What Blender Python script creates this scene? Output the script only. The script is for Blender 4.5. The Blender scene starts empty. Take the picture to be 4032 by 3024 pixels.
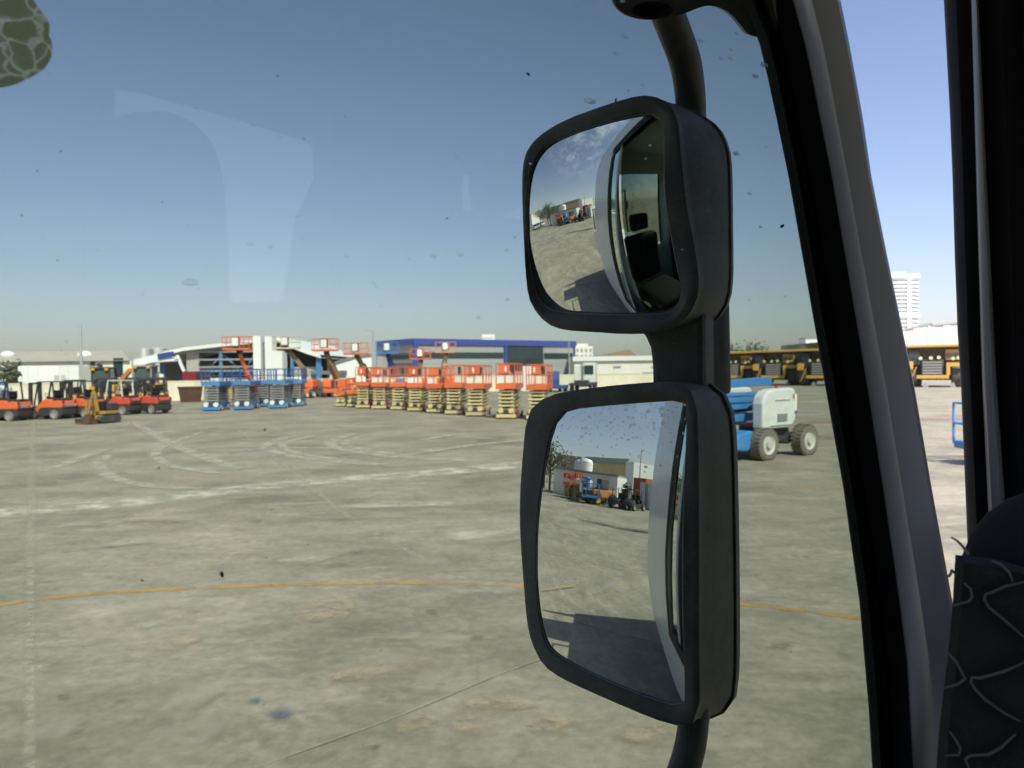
import bpy, bmesh, math, random
from mathutils import Vector, Matrix, Quaternion

R = math.radians
rnd = random.Random(7)
sc = bpy.context.scene
COL = sc.collection

# ------------------------------------------------------------------ camera, sky, sun, exposure
F = 2800.0
CW, CH = 4032.0, 3024.0
CAM = Vector((0, 0, 2.4))
PITCH, ROLL = math.atan(52 / F), 0.012
_r0, _u0 = Vector((1, 0, 0)), Vector((0, math.sin(PITCH), math.cos(PITCH)))
RIGHT = _r0 * math.cos(ROLL) - _u0 * math.sin(ROLL)
UP = _r0 * math.sin(ROLL) + _u0 * math.cos(ROLL)
FWD = Vector((0, math.cos(PITCH), -math.sin(PITCH)))
cam = bpy.data.cameras.new('camera')
cam.sensor_width, cam.lens = 36.0, 36.0 * F / CW
cam.clip_start, cam.clip_end = 0.02, 9000
cam.dof.use_dof = True
cam.dof.focus_distance = 0.97
cam.dof.aperture_fstop = 10.0
camo = bpy.data.objects.new('camera', cam)
COL.objects.link(camo)
m3 = Matrix((RIGHT, UP, -FWD)).transposed()
camo.matrix_world = Matrix.Translation(CAM) @ m3.to_4x4()
sc.camera = camo

SUN_H, SUN_E = R(160), R(47)
world = bpy.data.worlds.new('World')
sc.world = world
world.use_nodes = True
nt = world.node_tree
nt.nodes.clear()
wo = nt.nodes.new('ShaderNodeOutputWorld')
bg = nt.nodes.new('ShaderNodeBackground')
sky = nt.nodes.new('ShaderNodeTexSky')
sky.sky_type = 'NISHITA'
sky.sun_disc = False
sky.sun_elevation = SUN_E
sky.sun_rotation = SUN_H
sky.air_density, sky.dust_density, sky.ozone_density = 1.0, 1.25, 3.0
sky.altitude = 0
bg.inputs['Strength'].default_value = 0.11
# a few wisps of cirrus
tc = nt.nodes.new('ShaderNodeTexCoord')
mp = nt.nodes.new('ShaderNodeMapping')
mp.inputs['Scale'].default_value = (1.6, 7.0, 10.0)
mp.inputs['Rotation'].default_value = (0.2, 0.3, 0.5)
nz = nt.nodes.new('ShaderNodeTexNoise')
nz.inputs['Scale'].default_value = 1.6
nz.inputs['Detail'].default_value = 9
nz.inputs['Roughness'].default_value = 0.72
nz.inputs['Distortion'].default_value = 0.5
rp = nt.nodes.new('ShaderNodeValToRGB')
rp.color_ramp.elements[0].position = 0.46
rp.color_ramp.elements[1].position = 0.92
mx = nt.nodes.new('ShaderNodeMix')
mx.data_type = 'RGBA'
mx.inputs['B'].default_value = (7.5, 7.6, 7.9, 1)
dotn = nt.nodes.new('ShaderNodeVectorMath')
dotn.operation = 'DOT_PRODUCT'
dotn.inputs[1].default_value = (-0.74, -0.40, 0.54)
mr = nt.nodes.new('ShaderNodeMapRange')
mr.inputs['From Min'].default_value = 0.925
mr.inputs['From Max'].default_value = 0.99
mul = nt.nodes.new('ShaderNodeMath')
mul.operation = 'MULTIPLY'
L = nt.links.new
L(tc.outputs['Generated'], mp.inputs['Vector'])
L(mp.outputs['Vector'], nz.inputs['Vector'])
L(nz.outputs['Fac'], rp.inputs['Fac'])
L(tc.outputs['Generated'], dotn.inputs[0])
L(dotn.outputs['Value'], mr.inputs['Value'])
L(rp.outputs['Color'], mul.inputs[0])
L(mr.outputs['Result'], mul.inputs[1])
L(mul.outputs['Value'], mx.inputs['Factor'])
wb = nt.nodes.new('ShaderNodeMix')
wb.data_type = 'RGBA'
wb.blend_type = 'MULTIPLY'
wb.inputs['Factor'].default_value = 1.0
wb.inputs['B'].default_value = (1.0, 0.885, 0.92, 1)     # dusty, slightly violet desert sky
L(sky.outputs['Color'], wb.inputs['A'])
L(wb.outputs['Result'], mx.inputs['A'])
L(mx.outputs['Result'], bg.inputs['Color'])
L(bg.outputs['Background'], wo.inputs['Surface'])

sl = bpy.data.lights.new('sun', 'SUN')
sl.energy, sl.angle, sl.color = 4.25, R(0.5), (1.0, 0.95, 0.86)
so = bpy.data.objects.new('sun', sl)
COL.objects.link(so)
sv = Vector((math.sin(SUN_H) * math.cos(SUN_E), math.cos(SUN_H) * math.cos(SUN_E), math.sin(SUN_E)))
so.rotation_euler = sv.to_track_quat('Z', 'Y').to_euler()
so.location = (0, -20, 40)

sc.view_settings.view_transform = 'Standard'
sc.view_settings.look = 'None'
sc.view_settings.exposure = 0.95
sc.view_settings.gamma = 1.0
sc.view_settings.use_curve_mapping = False
sc.render.engine = 'CYCLES'
sc.cycles.max_bounces = 10
sc.cycles.transparent_max_bounces = 24
sc.cycles.use_denoising = True
sc.cycles.volume_bounces = 1
sc.cycles.caustics_reflective = False
sc.cycles.caustics_refractive = False

# ------------------------------------------------------------------ picture <-> place
def ray(x, y):
    return (FWD + RIGHT * ((x - CW / 2) / F) - UP * ((y - CH / 2) / F)).normalized()
def at_range(x, y, r):
    return CAM + ray(x, y) * r
def at_depth(x, y, Y):
    d = ray(x, y)
    return CAM + d * (Y / d.y)
def at_ground(x, y, z=0.0):
    d = ray(x, y)
    return CAM + d * ((z - CAM.z) / d.z)
def on_plane(x, y, P, N):
    d = ray(x, y)
    return CAM + d * ((P - CAM).dot(N) / d.dot(N))

# ------------------------------------------------------------------ materials
MATS = {}
def mat(name, col, rough=0.6, metal=0.0, var=0.12, scale=6.0, bump=0.0, bscale=60.0, spec=0.5, dust=0.0, coat=0.0, specks=0.0, vary=0.08):
    if name in MATS:
        return MATS[name]
    m = bpy.data.materials.new(name)
    m.use_nodes = True
    n = m.node_tree.nodes
    l = m.node_tree.links.new
    b = n['Principled BSDF']
    b.inputs['Roughness'].default_value = rough
    b.inputs['Metallic'].default_value = metal
    b.inputs['Specular IOR Level'].default_value = spec
    if coat:
        b.inputs['Coat Weight'].default_value = coat
    t = n.new('ShaderNodeTexCoord')
    no = n.new('ShaderNodeTexNoise')
    no.inputs['Scale'].default_value = scale
    no.inputs['Detail'].default_value = 6
    no.inputs['Roughness'].default_value = 0.65
    l(t.outputs['Object'], no.inputs['Vector'])
    r = n.new('ShaderNodeValToRGB')
    r.color_ramp.elements[0].position, r.color_ramp.elements[1].position = 0.3, 0.7
    c = Vector(col)
    r.color_ramp.elements[0].color = (*[max(0, v * (1 - var)) for v in c], 1)
    r.color_ramp.elements[1].color = (*[min(1, v * (1 + var)) for v in c], 1)
    l(no.outputs['Fac'], r.inputs['Fac'])
    oi = n.new('ShaderNodeObjectInfo')
    om = n.new('ShaderNodeMapRange')
    om.inputs['To Min'].default_value, om.inputs['To Max'].default_value = 1 - vary, 1 + vary
    l(oi.outputs['Random'], om.inputs['Value'])
    ov = n.new('ShaderNodeVectorMath')
    ov.operation = 'SCALE'
    l(r.outputs['Color'], ov.inputs[0])
    l(om.outputs['Result'], ov.inputs['Scale'])
    src = ov.outputs['Vector']
    if dust:
        n2 = n.new('ShaderNodeTexNoise')
        n2.inputs['Scale'].default_value = scale * 0.6
        n2.inputs['Detail'].default_value = 8
        n2.inputs['Roughness'].default_value = 0.7
        l(t.outputs['Object'], n2.inputs['Vector'])
        rr = n.new('ShaderNodeValToRGB')
        rr.color_ramp.elements[0].position, rr.color_ramp.elements[1].position = 0.45, 0.75
        rr.color_ramp.elements[1].color = (dust, dust, dust, 1)
        l(n2.outputs['Fac'], rr.inputs['Fac'])
        mxn = n.new('ShaderNodeMix')
        mxn.data_type = 'RGBA'
        mxn.inputs['B'].default_value = (0.34, 0.30, 0.24, 1)
        l(rr.outputs['Color'], mxn.inputs['Factor'])
        l(src, mxn.inputs['A'])
        src = mxn.outputs['Result']
    if specks:
        n4 = n.new('ShaderNodeTexNoise')
        n4.inputs['Scale'].default_value = scale * 9
        n4.inputs['Detail'].default_value = 5
        n4.inputs['Roughness'].default_value = 0.75
        l(t.outputs['Object'], n4.inputs['Vector'])
        r4 = n.new('ShaderNodeValToRGB')
        r4.color_ramp.elements[0].position, r4.color_ramp.elements[1].position = 0.58, 0.74
        r4.color_ramp.elements[1].color = (specks, specks, specks, 1)
        l(n4.outputs['Fac'], r4.inputs['Fac'])
        m4 = n.new('ShaderNodeMix')
        m4.data_type = 'RGBA'
        m4.inputs['B'].default_value = (0.36, 0.34, 0.30, 1)
        l(r4.outputs['Color'], m4.inputs['Factor'])
        l(src, m4.inputs['A'])
        src = m4.outputs['Result']
    l(src, b.inputs['Base Color'])
    if bump:
        n3 = n.new('ShaderNodeTexNoise')
        n3.inputs['Scale'].default_value = bscale
        n3.inputs['Detail'].default_value = 4
        l(t.outputs['Object'], n3.inputs['Vector'])
        bp = n.new('ShaderNodeBump')
        bp.inputs['Strength'].default_value = bump
        bp.inputs['Distance'].default_value = 0.01
        l(n3.outputs['Fac'], bp.inputs['Height'])
        l(bp.outputs['Normal'], b.inputs['Normal'])
    MATS[name] = m
    return m

ORANGE = mat('lift orange paint', (0.72, 0.145, 0.045), 0.45, dust=0.16, vary=.16)
FORKO = mat('forklift orange paint', (0.68, 0.135, 0.045), 0.4, dust=0.15)
FORKR = mat('forklift red paint', (0.60, 0.085, 0.05), 0.4, dust=0.12)
BEIGE = mat('beige steel paint', (0.60, 0.50, 0.27), 0.5, dust=0.2, vary=.14)
BROWNB = mat('brown boom paint', (0.20, 0.14, 0.08), 0.5, dust=0.2)
BLUE = mat('lift blue paint', (0.045, 0.20, 0.46), 0.5, dust=0.22, vary=.14)
DBLUE = mat('dark blue paint', (0.02, 0.06, 0.22), 0.5, dust=0.1)
DARK = mat('dark steel', (0.035, 0.036, 0.04), 0.6, dust=0.15)
GREY = mat('grey steel', (0.28, 0.28, 0.27), 0.55, dust=0.2)
TYRE = mat('tyre rubber', (0.045, 0.043, 0.04), 0.85, dust=0.35, bump=0.3)
GTYRE = mat('dusty tyre rubber', (0.17, 0.155, 0.13), 0.9, dust=0.45, bump=0.4)
RIMW = mat('pale wheel rim', (0.55, 0.54, 0.49), 0.6, dust=0.25)
WHITE = mat('white paint', (0.76, 0.76, 0.73), 0.5, dust=0.06)
OFFW = mat('off white cover', (0.66, 0.69, 0.66), 0.45, dust=0.08)
YEL = mat('machine yellow paint', (0.62, 0.33, 0.03), 0.5, dust=0.15)
DYEL = mat('worn yellow paint', (0.40, 0.24, 0.06), 0.7, dust=0.25)
RUST = mat('rusty steel', (0.085, 0.045, 0.025), 0.9, var=0.4, scale=3)
RED = mat('maroon paint', (0.22, 0.02, 0.025), 0.5)
SIGNR = mat('warning red', (0.6, 0.03, 0.02), 0.5)
CREAM = mat('cream wall paint', (0.70, 0.645, 0.50), 0.85, scale=0.6, var=0.08)
WARM = mat('warm white wall', (0.80, 0.78, 0.69), 0.85, scale=0.5, var=0.06)
TANROOF = mat('tan metal roof', (0.42, 0.39, 0.32), 0.6, scale=0.5, var=0.1)
BWHITE = mat('bright white panel', (0.80, 0.80, 0.775), 0.6, scale=0.6, var=0.03)
BBLUE = mat('building blue cladding', (0.04, 0.075, 0.32), 0.5, var=0.08)
BGREY = mat('building grey cladding', (0.36, 0.37, 0.37), 0.6, var=0.06)
GLASSD = mat('dark glazing', (0.025, 0.045, 0.05), 0.12, var=0.1, spec=0.6)
GLASSC = mat('cab glazing', (0.07, 0.10, 0.10), 0.1, var=0.15, spec=0.6)
SHADE = mat('dim grey cladding', (0.16, 0.16, 0.16), 0.8)
STEELB = mat('blue steel column', (0.10, 0.22, 0.40), 0.55)
MIRROR_YEL = mat('yellow cladding', (0.62, 0.50, 0.22), 0.7, scale=0.5)
POLE = mat('galvanised pole', (0.42, 0.43, 0.43), 0.5, metal=0.3)
PALEB = mat('pale tower concrete', (0.62, 0.62, 0.61), 0.7, var=0.03)
TOWG = mat('tower glazing', (0.30, 0.32, 0.34), 0.3, var=0.08)
LEAF = mat('dusty foliage', (0.10, 0.115, 0.065), 0.8, var=0.5, scale=1.2)
BARK = mat('bark', (0.10, 0.07, 0.045), 0.9)
BLACKP = mat('black mirror plastic', (0.095, 0.098, 0.10), 0.55, dust=0.34, scale=24, specks=.55, vary=0.02, bump=0.12, bscale=700, spec=0.35)
RUBBER = mat('black rubber', (0.006, 0.006, 0.007), 0.7, spec=0.25)
RUBB2 = mat('worn black rubber', (0.016, 0.016, 0.017), 0.7, spec=0.3)
GREYP = mat('grey cab trim', (0.165, 0.172, 0.172), 0.34, var=0.05, bump=0.05, bscale=900)
CABW = mat('white cab paint', (0.72, 0.73, 0.74), 0.3, var=0.03, coat=0.3)
CABD = mat('grey cab lining', (0.55, 0.58, 0.56), 0.8)
DASH = mat('dark dashboard', (0.022, 0.022, 0.024), 0.8)
FABRIC = mat('black quilted fabric', (0.026, 0.027, 0.030), 0.9, bump=0.5, bscale=500, spec=0.2)
STITCH = mat('pale stitching', (0.13, 0.13, 0.135), 0.9)
NAVY = mat('navy fabric', (0.007, 0.008, 0.014), 0.9)

def two_tone(name, col, alpha_scale=3.0, lo=0.35, hi=0.6, rough=0.9, stretch=(1, 1, 1), strength=1.0, wgain=1.0):
    """A thin coat of paint or dust: colour, broken up by noise, feathered to its edges by the 'w' attribute."""
    m = bpy.data.materials.new(name)
    m.use_nodes = True
    n = m.node_tree.nodes
    l = m.node_tree.links.new
    b = n['Principled BSDF']
    b.inputs['Base Color'].default_value = (*col, 1)
    b.inputs['Roughness'].default_value = rough
    b.inputs['Specular IOR Level'].default_value = 0.2
    g = n.new('ShaderNodeNewGeometry')
    mpn = n.new('ShaderNodeMapping')
    mpn.inputs['Scale'].default_value = stretch
    l(g.outputs['Position'], mpn.inputs['Vector'])
    no = n.new('ShaderNodeTexNoise')
    no.inputs['Scale'].default_value = alpha_scale
    no.inputs['Detail'].default_value = 8
    no.inputs['Roughness'].default_value = 0.7
    l(mpn.outputs['Vector'], no.inputs['Vector'])
    a = n.new('ShaderNodeAttribute')
    a.attribute_name = 'w'
    mrn = n.new('ShaderNodeMapRange')
    mrn.interpolation_type = 'SMOOTHSTEP'
    mrn.inputs['From Min'].default_value = lo
    mrn.inputs['From Max'].default_value = hi
    l(no.outputs['Fac'], mrn.inputs['Value'])
    pw = n.new('ShaderNodeMath')
    pw.operation = 'MULTIPLY'
    pw.use_clamp = True
    pw.inputs[1].default_value = wgain
    l(a.outputs['Fac'], pw.inputs[0])
    mu = n.new('ShaderNodeMath')
    mu.operation = 'MULTIPLY'
    l(mrn.outputs['Result'], mu.inputs[0])
    l(pw.outputs['Value'], mu.inputs[1])
    ms = n.new('ShaderNodeMath')
    ms.operation = 'MULTIPLY'
    ms.inputs[1].default_value = strength
    l(mu.outputs['Value'], ms.inputs[0])
    l(ms.outputs['Value'], b.inputs['Alpha'])
    MATS[name] = m
    return m

# ------------------------------------------------------------------ mesh building
class MB:
    def __init__(s):
        s.v, s.f, s.m = [], [], []
    def add(s, vs, fs, m=0):
        o = len(s.v)
        s.v += [tuple(v) for v in vs]
        s.f += [tuple(i + o for i in f) for f in fs]
        s.m += [m] * len(fs)
        return s
    def box(s, x0, x1, y0, y1, z0, z1, m=0):
        vs = [(x, y, z) for z in (z0, z1) for y in (y0, y1) for x in (x0, x1)]
        return s.add(vs, [(0, 2, 3, 1), (4, 5, 7, 6), (0, 1, 5, 4), (2, 6, 7, 3), (0, 4, 6, 2), (1, 3, 7, 5)], m)
    def bar(s, p, q, w, h, m=0, up=Vector((0, 0, 1))):
        p, q = Vector(p), Vector(q)
        d = (q - p).normalized()
        if abs(d.dot(up)) > 0.98:
            up = Vector((0, 1, 0))
        a = d.cross(up).normalized() * (w / 2)
        b = a.cross(d).normalized() * (h / 2)
        vs = [e + a * i + b * j for e in (p, q) for i, j in ((-1, -1), (1, -1), (1, 1), (-1, 1))]
        return s.add(vs, [(3, 2, 1, 0), (4, 5, 6, 7), (0, 1, 5, 4), (1, 2, 6, 5), (2, 3, 7, 6), (3, 0, 4, 7)], m)
    def tube(s, pts, r, n=8, m=0, cap=True):
        pts = [Vector(p) for p in pts]
        rs = r if isinstance(r, (list, tuple)) else [r] * len(pts)
        rings = []
        ref = None
        for i, p in enumerate(pts):
            d = (pts[min(i + 1, len(pts) - 1)] - pts[max(i - 1, 0)]).normalized()
            if ref is None:
                ref = d.orthogonal().normalized()
            a = (ref - d * ref.dot(d)).normalized()
            ref = a
            b = d.cross(a)
            rings.append([p + (a * math.cos(2 * math.pi * k / n) + b * math.sin(2 * math.pi * k / n)) * rs[i] for k in range(n)])
        vs = [v for rg in rings for v in rg]
        fs = [(i * n + k, i * n + (k + 1) % n, (i + 1) * n + (k + 1) % n, (i + 1) * n + k) for i in range(len(pts) - 1) for k in range(n)]
        if cap:
            fs += [tuple(reversed(range(n))), tuple((len(pts) - 1) * n + k for k in range(n))]
        return s.add(vs, fs, m)
    def cyl(s, p, q, r, n=12, m=0):
        return s.tube([p, q], r, n, m)
    def prism(s, prof, axis, a0, a1, m=0):
        """prof: closed 2-D outline; axis 'x': prof is (y,z); 'y': prof is (x,z); 'z': prof is (x,y)"""
        def P(u, w, a):
            return {'x': (a, u, w), 'y': (u, a, w), 'z': (u, w, a)}[axis]
        n = len(prof)
        vs = [P(u, w, a0) for u, w in prof] + [P(u, w, a1) for u, w in prof]
        fs = [(i, (i + 1) % n, n + (i + 1) % n, n + i) for i in range(n)] + [tuple(reversed(range(n))), tuple(range(n, 2 * n))]
        return s.add(vs, fs, m)
    def rings(s, rgs, m=0, closed=True, cap0=False, cap1=False):
        n = len(rgs[0])
        vs = [v for r in rgs for v in r]
        kk = range(n) if closed else range(n - 1)
        fs = [(i * n + k, i * n + (k + 1) % n, (i + 1) * n + (k + 1) % n, (i + 1) * n + k) for i in range(len(rgs) - 1) for k in kk]
        if cap0:
            fs.append(tuple(reversed(range(n))))
        if cap1:
            fs.append(tuple((len(rgs) - 1) * n + k for k in range(n)))
        return s.add(vs, fs, m)
    def build(s, name, mats, parent=None, smooth=False, bevel=0.0, angle=35, recalc=True):
        me = bpy.data.meshes.new(name)
        me.from_pydata(s.v, [], s.f)
        if not isinstance(mats, (list, tuple)):
            mats = [mats]
        for x in mats:
            me.materials.append(x)
        me.polygons.foreach_set('material_index', s.m)
        if recalc:
            bm = bmesh.new()
            bm.from_mesh(me)
            bmesh.ops.recalc_face_normals(bm, faces=bm.faces)
            bm.to_mesh(me)
            bm.free()
        if smooth:
            me.polygons.foreach_set('use_smooth', [True] * len(me.polygons))
            me.set_sharp_from_angle(angle=R(angle))
        me.update()
        o = bpy.data.objects.new(name, me)
        COL.objects.link(o)
        if parent is not None:
            o.parent = parent
        if bevel:
            b = o.modifiers.new('bevel', 'BEVEL')
            b.width, b.segments, b.limit_method = bevel, 2, 'ANGLE'
        return o

def tag(o, label=None, cat=None, group=None, kind=None):
    for k, v in (('label', label), ('category', cat), ('group', group), ('kind', kind)):
        if v:
            o[k] = v
    return o
def thing(name, label, cat, loc=(0, 0, 0), rz=0.0, group=None):
    o = bpy.data.objects.new(name, None)
    o.empty_display_size = 0.3
    COL.objects.link(o)
    o.location = loc
    o.rotation_euler = (0, 0, rz)
    return tag(o, label, cat, group)
def copy_tree(o, parent=None):
    c = o.copy()
    COL.objects.link(c)
    c.parent = parent
    for ch in list(o.children):
        copy_tree(ch, c)
    return c
def twin(o, parent, loc=None, rot=None):
    """another instance of a part, sharing its mesh; brings its own sub-parts along"""
    c = o.copy()
    COL.objects.link(c)
    c.parent = parent
    if loc is not None:
        c.location = loc
    if rot is not None:
        c.rotation_euler = rot
    for ch in list(o.children):
        d = ch.copy()
        COL.objects.link(d)
        d.parent = c
    return c
def dup(root, loc, rz, label=None, group=None):
    r = copy_tree(root)
    r.location = loc
    r.rotation_euler = (0, 0, rz)
    if label:
        r['label'] = label
    if group:
        r['group'] = group
    return r
def move(root, loc, rz):
    root.location = loc
    root.rotation_euler = (0, 0, rz)
    return root
def ground_of(x, y):
    p = at_ground(x, y)
    return (p.x, p.y, 0)

def lerp_tab(tab, y):
    if y <= tab[0][0]:
        return tab[0][1]
    for (a, b), (c, d) in zip(tab, tab[1:]):
        if y <= c:
            return b + (d - b) * (y - a) / (c - a)
    return tab[-1][1]

# ================================================================== GROUND
def ground_material():
    m = bpy.data.materials.new('worn concrete yard')
    m.use_nodes = True
    n = m.node_tree.nodes
    l = m.node_tree.links.new
    b = n['Principled BSDF']
    b.inputs['Roughness'].default_value = 0.85
    b.inputs['Specular IOR Level'].default_value = 0.25
    g = n.new('ShaderNodeNewGeometry')
    def noise(scale, detail, rough, stretch=(1, 1, 1), rot=0.0, dist=0.0):
        mp_ = n.new('ShaderNodeMapping')
        mp_.inputs['Scale'].default_value = stretch
        mp_.inputs['Rotation'].default_value = (0, 0, rot)
        l(g.outputs['Position'], mp_.inputs['Vector'])
        q = n.new('ShaderNodeTexNoise')
        q.inputs['Scale'].default_value = scale
        q.inputs['Detail'].default_value = detail
        q.inputs['Roughness'].default_value = rough
        q.inputs['Distortion'].default_value = dist
        l(mp_.outputs['Vector'], q.inputs['Vector'])
        return q.outputs['Fac']
    def ramp(fac, a, b_, c0=(0, 0, 0, 1), c1=(1, 1, 1, 1)):
        r = n.new('ShaderNodeValToRGB')
        r.color_ramp.elements[0].position, r.color_ramp.elements[1].position = a, b_
        r.color_ramp.elements[0].color, r.color_ramp.elements[1].color = c0, c1
        l(fac, r.inputs['Fac'])
        return r.outputs['Color']
    def mix(f, a, b_, blend='MIX', fv=None):
        q = n.new('ShaderNodeMix')
        q.data_type = 'RGBA'
        q.blend_type = blend
        if fv is not None:
            q.inputs['Factor'].default_value = fv
        else:
            l(f, q.inputs['Factor'])
        for k, v in (('A', a), ('B', b_)):
            if isinstance(v, tuple):
                q.inputs[k].default_value = v
            else:
                l(v, q.inputs[k])
        return q.outputs['Result']
    base = ramp(noise(0.35, 10, 0.62), 0.34, 0.66, (0.208, 0.191, 0.151, 1), (0.362, 0.330, 0.256, 1))
    # long drag marks and tyre smears
    st = ramp(noise(1.1, 10, 0.70, (0.40, 1.0, 1), R(-14), 0.8), 0.50, 0.74)
    base = mix(st, base, (0.43, 0.385, 0.295, 1))
    dk = ramp(noise(0.55, 9, 0.7, (0.55, 1.0, 1), R(20), 0.6), 0.55, 0.76)
    base = mix(dk, base, (0.185, 0.168, 0.130, 1))
    # white scuffs
    sc1 = ramp(noise(1.6, 10, 0.75, (0.5, 1.0, 1), R(-10), 0.5), 0.62, 0.76)
    base = mix(sc1, base, (0.49, 0.45, 0.365, 1))
    # sandy stains
    sd = ramp(noise(0.22, 7, 0.6), 0.58, 0.70, (0, 0, 0, 1), (0.5, 0.5, 0.5, 1))
    base = mix(sd, base, (0.37, 0.29, 0.19, 1))
    fine = ramp(noise(9, 8, 0.75), 0.3, 0.72, (0.74, 0.74, 0.74, 1), (1.22, 1.22, 1.22, 1))
    base = mix(None, base, fine, 'MULTIPLY', 1.0)
    mid = ramp(noise(2.6, 10, 0.74, (0.7, 1.0, 1), R(-12), 0.5), 0.36, 0.64, (0.86, 0.86, 0.87, 1), (1.13, 1.13, 1.11, 1))
    base = mix(None, base, mid, 'MULTIPLY', 1.0)
    sp = ramp(noise(2.2, 8, 0.8), 0.66, 0.72, (1, 1, 1, 1), (0.72, 0.72, 0.74, 1))
    base = mix(None, base, sp, 'MULTIPLY', 1.0)
    l(base, b.inputs['Base Color'])
    bp = n.new('ShaderNodeBump')
    bp.inputs['Strength'].default_value = 0.25
    bp.inputs['Distance'].default_value = 0.01
    l(noise(40, 6, 0.7), bp.inputs['Height'])
    l(bp.outputs['Normal'], b.inputs['Normal'])
    return m
g = MB()
for i in range(12):
    for j in range(12):
        x0, x1 = -1440 + i * 240, -1200 + i * 240
        y0, y1 = -1440 + j * 240, -1200 + j * 240
        g.add([(x0, y0, 0), (x1, y0, 0), (x1, y1, 0), (x0, y1, 0)], [(0, 1, 2, 3)])
go = g.build('ground', ground_material(), recalc=False)
tag(go, kind='structure')

_gz = [0.004]
def ground_ribbon(name, pts, widths, material, sub=6, wob=0.0, world=False, soft=False):
    """a strip lying on the yard; pts in picture pixels -> ground"""
    P = [(Vector(p) if world else at_ground(*p)) for p in pts]
    P = [Vector((p.x, p.y, 0)) for p in P]
    W = widths if isinstance(widths, (list, tuple)) else [widths] * len(P)
    Q, V = [], []
    for i in range(len(P) - 1):                       # Catmull-Rom
        a, b, c, d = P[max(i - 1, 0)], P[i], P[i + 1], P[min(i + 2, len(P) - 1)]
        for k in range(sub):
            t = k / sub
            Q.append(0.5 * ((2 * b) + (c - a) * t + (2 * a - 5 * b + 4 * c - d) * t * t + (3 * b - a - 3 * c + d) * t ** 3))
            V.append(W[i] + (W[i + 1] - W[i]) * t)
    Q.append(P[-1])
    V.append(W[-1])
    z = _gz[0]
    _gz[0] += 0.0007
    vs, fs, wt = [], [], []
    n = len(Q)
    for i, q in enumerate(Q):
        d = (Q[min(i + 1, n - 1)] - Q[max(i - 1, 0)]).normalized()
        s = Vector((-d.y, d.x, 0))
        w = V[i] / 2
        e = min(1.0, min(i, n - 1 - i) / 3.0)
        for k, u in ((-1, 0), (-0.6, 0.28), (-0.3, 0.75), (0, 1), (0.3, 0.75), (0.6, 0.28), (1, 0)):
            p = q + s * (w * (k + .35 * wob * rnd.uniform(-1, 1)))
            vs.append((p.x, p.y, z))
            wt.append(u * (e if soft else 0.35 + 0.65 * e))
    for i in range(n - 1):
        for k in range(6):
            a = i * 7 + k
            fs.append((a, a + 1, a + 8, a + 7))
    me = bpy.data.meshes.new(name)
    me.from_pydata(vs, [], fs)
    at = me.attributes.new('w', 'FLOAT', 'POINT')
    at.data.foreach_set('value', wt)
    me.materials.append(material)
    o = bpy.data.objects.new(name, me)
    COL.objects.link(o)
    return tag(o, kind='structure')

LINE = two_tone('worn yellow line paint', (0.50, 0.315, 0.10), 2.2, 0.30, 0.60, wgain=3.0, strength=.85)
DUSTW = two_tone('pale dust', (0.56, 0.53, 0.44), 1.8, 0.30, 0.66, strength=1.0, wgain=2.2)
DUSTT = two_tone('tyre dust', (0.50, 0.47, 0.39), 1.6, 0.26, 0.64, strength=.84, wgain=1.75)
DUSTF = two_tone('faint dust', (0.46, 0.43, 0.355), 1.4, 0.28, 0.75, strength=.55)
SAND = two_tone('sandy stain', (0.47, 0.39, 0.27), 4.0, 0.32, 0.68, strength=.85, wgain=1.35)
DUSTP = two_tone('scuffed dust', (0.54, 0.51, 0.425), 1.8, 0.26, 0.68, strength=.85, wgain=1.2)
JOINT = two_tone('joint filler', (0.50, 0.47, 0.39), 7.0, 0.34, 0.70, strength=.7, wgain=1.8)
JOINTL = two_tone('dusty streak', (0.47, 0.45, 0.36), 9.0, 0.34, 0.64, strength=.7, wgain=1.6)
JOINTD = two_tone('dark joint', (0.09, 0.085, 0.075), 3.0, 0.32, 0.55, strength=.6, wgain=3.0)
OILB = two_tone('bluish spill', (0.10, 0.15, 0.20), 5.0, 0.36, 0.60, strength=.6, wgain=1.3)
REDST = two_tone('reddish stain', (0.38, 0.24, 0.20), 0.8, 0.30, 0.65, strength=.7)
WETD = two_tone('damp patch', (0.11, 0.10, 0.085), 0.8, 0.30, 0.55, strength=.85, wgain=1.6)
OIL = two_tone('oil drip', (0.06, 0.055, 0.05), 6.0, 0.36, 0.60, strength=.35, wgain=1.2)

ground_ribbon('painted_line', [(-500, 2470), (0, 2383), (300, 2345), (600, 2325), (900, 2312), (1300, 2299), (1700, 2297), (2060, 2308), (2500, 2334), (2950, 2382), (3370, 2434), (3700, 2490)], 0.14, LINE)
ground_ribbon('dust_band', [(-300, 2060), (0, 2022), (250, 2000), (600, 1968), (1000, 1918), (1400, 1884), (1700, 1862), (2060, 1830), (2500, 1800), (2900, 1776)], [1.5, 1.6, 1.8, 1.6, 1.4, 1.4, 1.5, 1.8, 1.4, 1.3], DUSTW, wob=0.06)
ground_ribbon('ground_joint', [(132, 1640), (128, 1760), (124, 1900), (122, 2100), (121, 2350), (120, 2600), (118, 2850), (114, 3150)], [0.4, 0.3, 0.24, 0.18, 0.13, 0.115, 0.11, 0.12], JOINTL, wob=0.10)
ground_ribbon('ground_joint', [(930, 1690), (1120, 1830), (1350, 2020), (1600, 2165), (1850, 2290), (2080, 2385), (2600, 2560), (3000, 2700)], [0.3, 0.26, 0.16, 0.13, 0.12, 0.11, 0.08, 0.06], JOINT, wob=0.15)
ground_ribbon('ground_joint', [(700, 3140), (1120, 2985), (1600, 2810), (2090, 2612), (2700, 2420), (3350, 2235)], 0.022, JOINT)
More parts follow.
